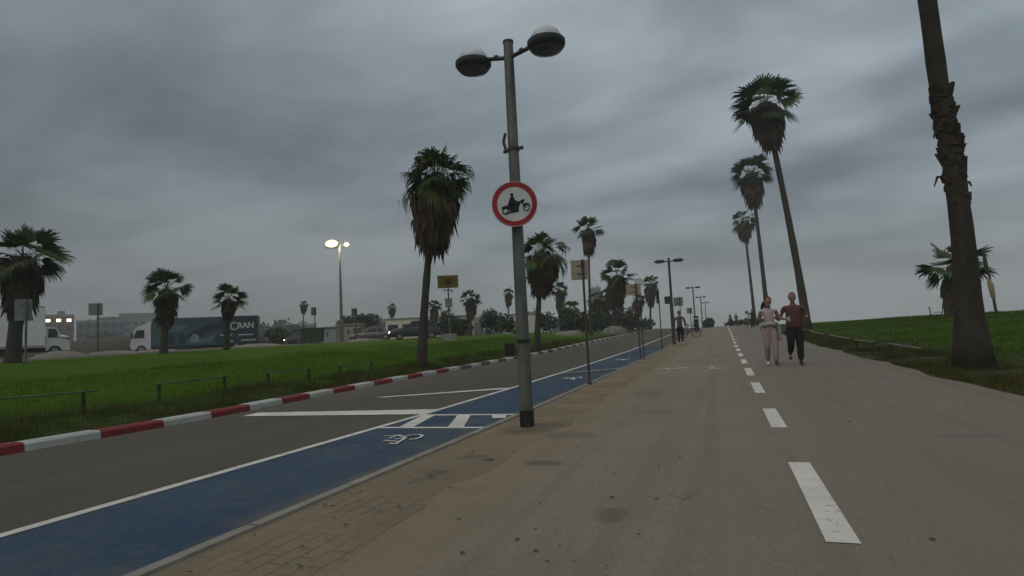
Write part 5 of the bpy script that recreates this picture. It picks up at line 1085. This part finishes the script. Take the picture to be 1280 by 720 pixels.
woman = dict(pelvis=(0, 0, .94), chest=(0, -.02, 1.30), neck=(0, -.02, 1.46), head=(0, -.045, 1.585), shL=(.165, -.01, 1.385), shR=(-.165, -.01, 1.385), elL=(.245, .09, 1.12), elR=(-.25, .07, 1.13), wrL=(.17, -.14, 1.16), wrR=(-.19, -.16, 1.24),
             hipL=(.09, 0, .88), hipR=(-.09, 0, .88), knL=(.085, -.12, .49), knR=(-.09, -.06, .49), anL=(.08, -.14, .085), anR=(-.085, .12, .10), toeL=(.085, -.32, .05), toeR=(-.095, -.03, .03))
def face(x, y): return math.atan2(-x, y)*.0+R_(4)
person((1.62, 16.3, .055), R_(-2), man, dict(top='maroon', legs='blackcloth', shoe={'L': 'shoe', 'R': 'shoe'}, sleeve='short', hair='short', fat=1.36, legw=1.16, held='R'), 'man in maroon t-shirt and black trousers jogging on the path')
person((1.07, 16.45, .055), R_(3), woman, dict(top='pinkish', legs='dusty', shoe={'L': 'shoe', 'R': 'shoe_w'}, sleeve='none', hair='long', jacket=True, fat=.93, legw=1.0), 'woman in pale pink top with a cream jacket tied round her waist, jogging')
walk = dict(man); walk.update(knR=(-.1, -.05, .5), anR=(-.1, .15, .1), toeR=(-.1, .0, .035), elL=(.27, .06, 1.17), elR=(-.27, .03, 1.17), wrL=(.26, -.03, .92), wrR=(-.27, -.08, .92))
person((2.52, 60.3, zr(60.3)+.005), 0, walk, dict(top='blackcloth', legs='blackcloth', shoe='shoe', sleeve='long', hair='short', legw=1.15), 'far person all in black on the path, left of the woman jogging', .013, False)
person((1.75, 93, zr(93)+.005), R_(180), walk, dict(top='blackcloth', legs='blackcloth', shoe='shoe', sleeve='long', hair='short'), 'tiny dark walker at the far right end of the path', .016, False)
person((-2.15, 32.6, zr(32.6)+.005), R_(180), walk, dict(top='olive', legs='blackcloth', shoe='shoe_w', sleeve='long', hair='short'), 'distant walker in a dull green top at the foot of the second street lamp', .013, False)
# a bicycle parked by the far lamps
Bk = thing('bicycle', (-2.2, 43, zr(43)), 'dark bicycle parked right of the second street lamp', 'bicycle', R_(35)); Rt = Matrix.Rotation(R_(90), 3, 'X')
for x in (-.5, .5):
    b = MB(); b.lathe([(.31, -.018), (.34, -.018), (.34, .018), (.31, .018)], 24, (x, 0, .34), Rt, True); w_ = b.build('wheel', M['tyre'], Bk)
    b = MB()
    for k in range(8): q = math.pi*k/8; b.tube([(x-.31*math.cos(q), 0, .34-.31*math.sin(q)), (x+.31*math.cos(q), 0, .34+.31*math.sin(q))], .004, 4)
    b.build('spokes', M['rim'], w_)
b = MB(); pts = dict(r=(-.5, 0, .34), b=(-.05, 0, .30), s=(-.2, 0, .82), h=(.32, 0, .85), f=(.5, 0, .34))
for a_, c_ in ('rb', 'bs', 'rs', 'sh', 'bh', 'hf'): b.tube([pts[a_], pts[c_]], .02, 8)
b.build('frame', M['black'], Bk, smooth=True)
b = MB(); b.box((-.22, 0, .92), (.26, .14, .06), bev=.02); b.tube([(-.2, 0, .8), (-.22, 0, .91)], .014, 6); b.build('saddle', M['black'], Bk)
b = MB(); b.tube([(.30, -.28, 1.02), (.36, -.1, 1.05), (.36, .1, 1.05), (.30, .28, 1.02)], .015, 6); b.tube([(.32, 0, .84), (.35, 0, 1.05)], .016, 6); b.build('handlebar', M['rim'], Bk)

# ------------------------------------------------------------------ far buildings
def building(x, y, W, D_, H_, rz, c_, label, floors=4, cols=6, lit=None, tower=False, step=None):
    B = thing('building', (x, y, 1.8), label, 'building', R_(rz)); mw = mat('wall_'+str(len(bpy.data.materials)), c_, tuple(v*.85 for v in c_), .3, .9)
    b = MB(); b.box((0, 0, H_/2), (W, D_, H_)); b.build('wall', mw, B)
    b = MB()
    for (px, py, dx, dy) in ((0, -D_/2+.15, W+.3, .3), (0, D_/2-.15, W+.3, .3), (-W/2+.15, 0, .3, D_-.62), (W/2-.15, 0, .3, D_-.62)): b.box((px, py, H_+.4), (dx, dy, .8))
    b.box((W*.2, 0, H_+1.2), (W*.18, D_*.3, 2.4)); b.box((-W*.25, D_*.1, H_+.8), (W*.12, D_*.2, 1.6)); b.build('roof', M['conc'], B)
    if step: b = MB(); b.box((step[0]*W, 0, H_+step[1]/2), (W*step[2], D_*.8, step[1])); b.build('upper_storey', mw, B)
    fh = H_/floors
    for i in range(floors):
        for j in range(cols):
            z_ = (i+.55)*fh; x_ = (j+.5)/cols*W-W/2; on = lit and (i, j) in lit
            b = MB(); b.box((x_, -D_/2-.02, z_), (W/cols*(.42 if on else .58), .10, fh*(.34 if on else .46))); wi = b.build('window', M['lit_window'] if on else M['glass'], B)
    return B
building(-240, 161, 12.5, 14, 15.5, 57, (.16, .115, .075), 'brown block with a row of four lit windows', 5, 4, {(4, 0), (4, 1), (4, 2), (4, 3)})
building(-252, 150, 13, 14, 15.5, 57, (.13, .125, .11), 'dull block attached left of the brown block with lit windows', 5, 4)
building(-252, 189, 17, 14, 14.5, 53, (.11, .12, .135), 'grey blue block behind the square board left of the teal truck', 4, 6, None, False, (.15, 2.0, .5))
building(-275, 226, 26, 16, 17, 50, (.17, .19, .19), 'wide pale block stepping up behind the cab of the teal truck', 5, 8, None, False, (.05, 3.5, .75))
building(-250, 262, 30, 16, 13, 46, (.15, .15, .14), 'long low block behind the middle of the teal truck', 4, 9)
building(-225, 280, 22, 16, 12, 42, (.14, .14, .14), 'low block right of the teal truck, left of the hazy trees', 4, 6)
building(-205, 320, 34, 16, 14, 38, (.17, .165, .155), 'long low block behind the thin distant palm', 4, 9)
building(-180, 345, 26, 16, 12, 34, (.13, .135, .14), 'low grey block behind the floodlight mast', 4, 7)
building(-150, 360, 30, 16, 13, 30, (.16, .155, .145), 'low block behind the cream kiosk', 4, 8)
building(-78, 395, 6.5, 7, 29, 14, (.15, .165, .18), 'slim hazy tower between the first tan board and the stout palm', 9, 2)
building(-215, 118, 16, 12, 9, 62, (.16, .16, .15), 'low pale block beside the white tent', 3, 5)
# grey fence of the yard left of the teal truck
fc = thing('yard_fence', (-88, 62, 1.6), 'long grey yard fence below the far blocks, left of the teal truck', 'fence', R_(40)); b = MB(); b.box((0, 0, 1.2), (34, .06, 1.9)); b.build('panel', M['sign_back'], fc)
for k in range(12): b = MB(); b.box((-16.8+k*3.05, -.06, 1.1), (.12, .1, 2.4)); b.build('post', M['pole_dark'], fc)

# ------------------------------------------------------------------ haze: the grey evening air over the far shore
b = MB(); b.box((-80, 180, 22), (1000, 760, 60)); hz_ = b.build('haze', mat('haze', (.5, .5, .5)))
hm = bpy.data.materials.new('haze_air'); hm.use_nodes = True; t_ = hm.node_tree; t_.nodes.clear()
o_ = t_.nodes.new('ShaderNodeOutputMaterial'); v_ = t_.nodes.new('ShaderNodeVolumePrincipled'); v_.inputs['Density'].default_value = .0011; v_.inputs['Color'].default_value = (.9, .9, .88, 1)
t_.links.new(v_.outputs[0], o_.inputs['Volume']); hz_.data.materials.clear(); hz_.data.materials.append(hm); tag(hz_, 'thin grey haze over the far shore', 'haze', kind='stuff')
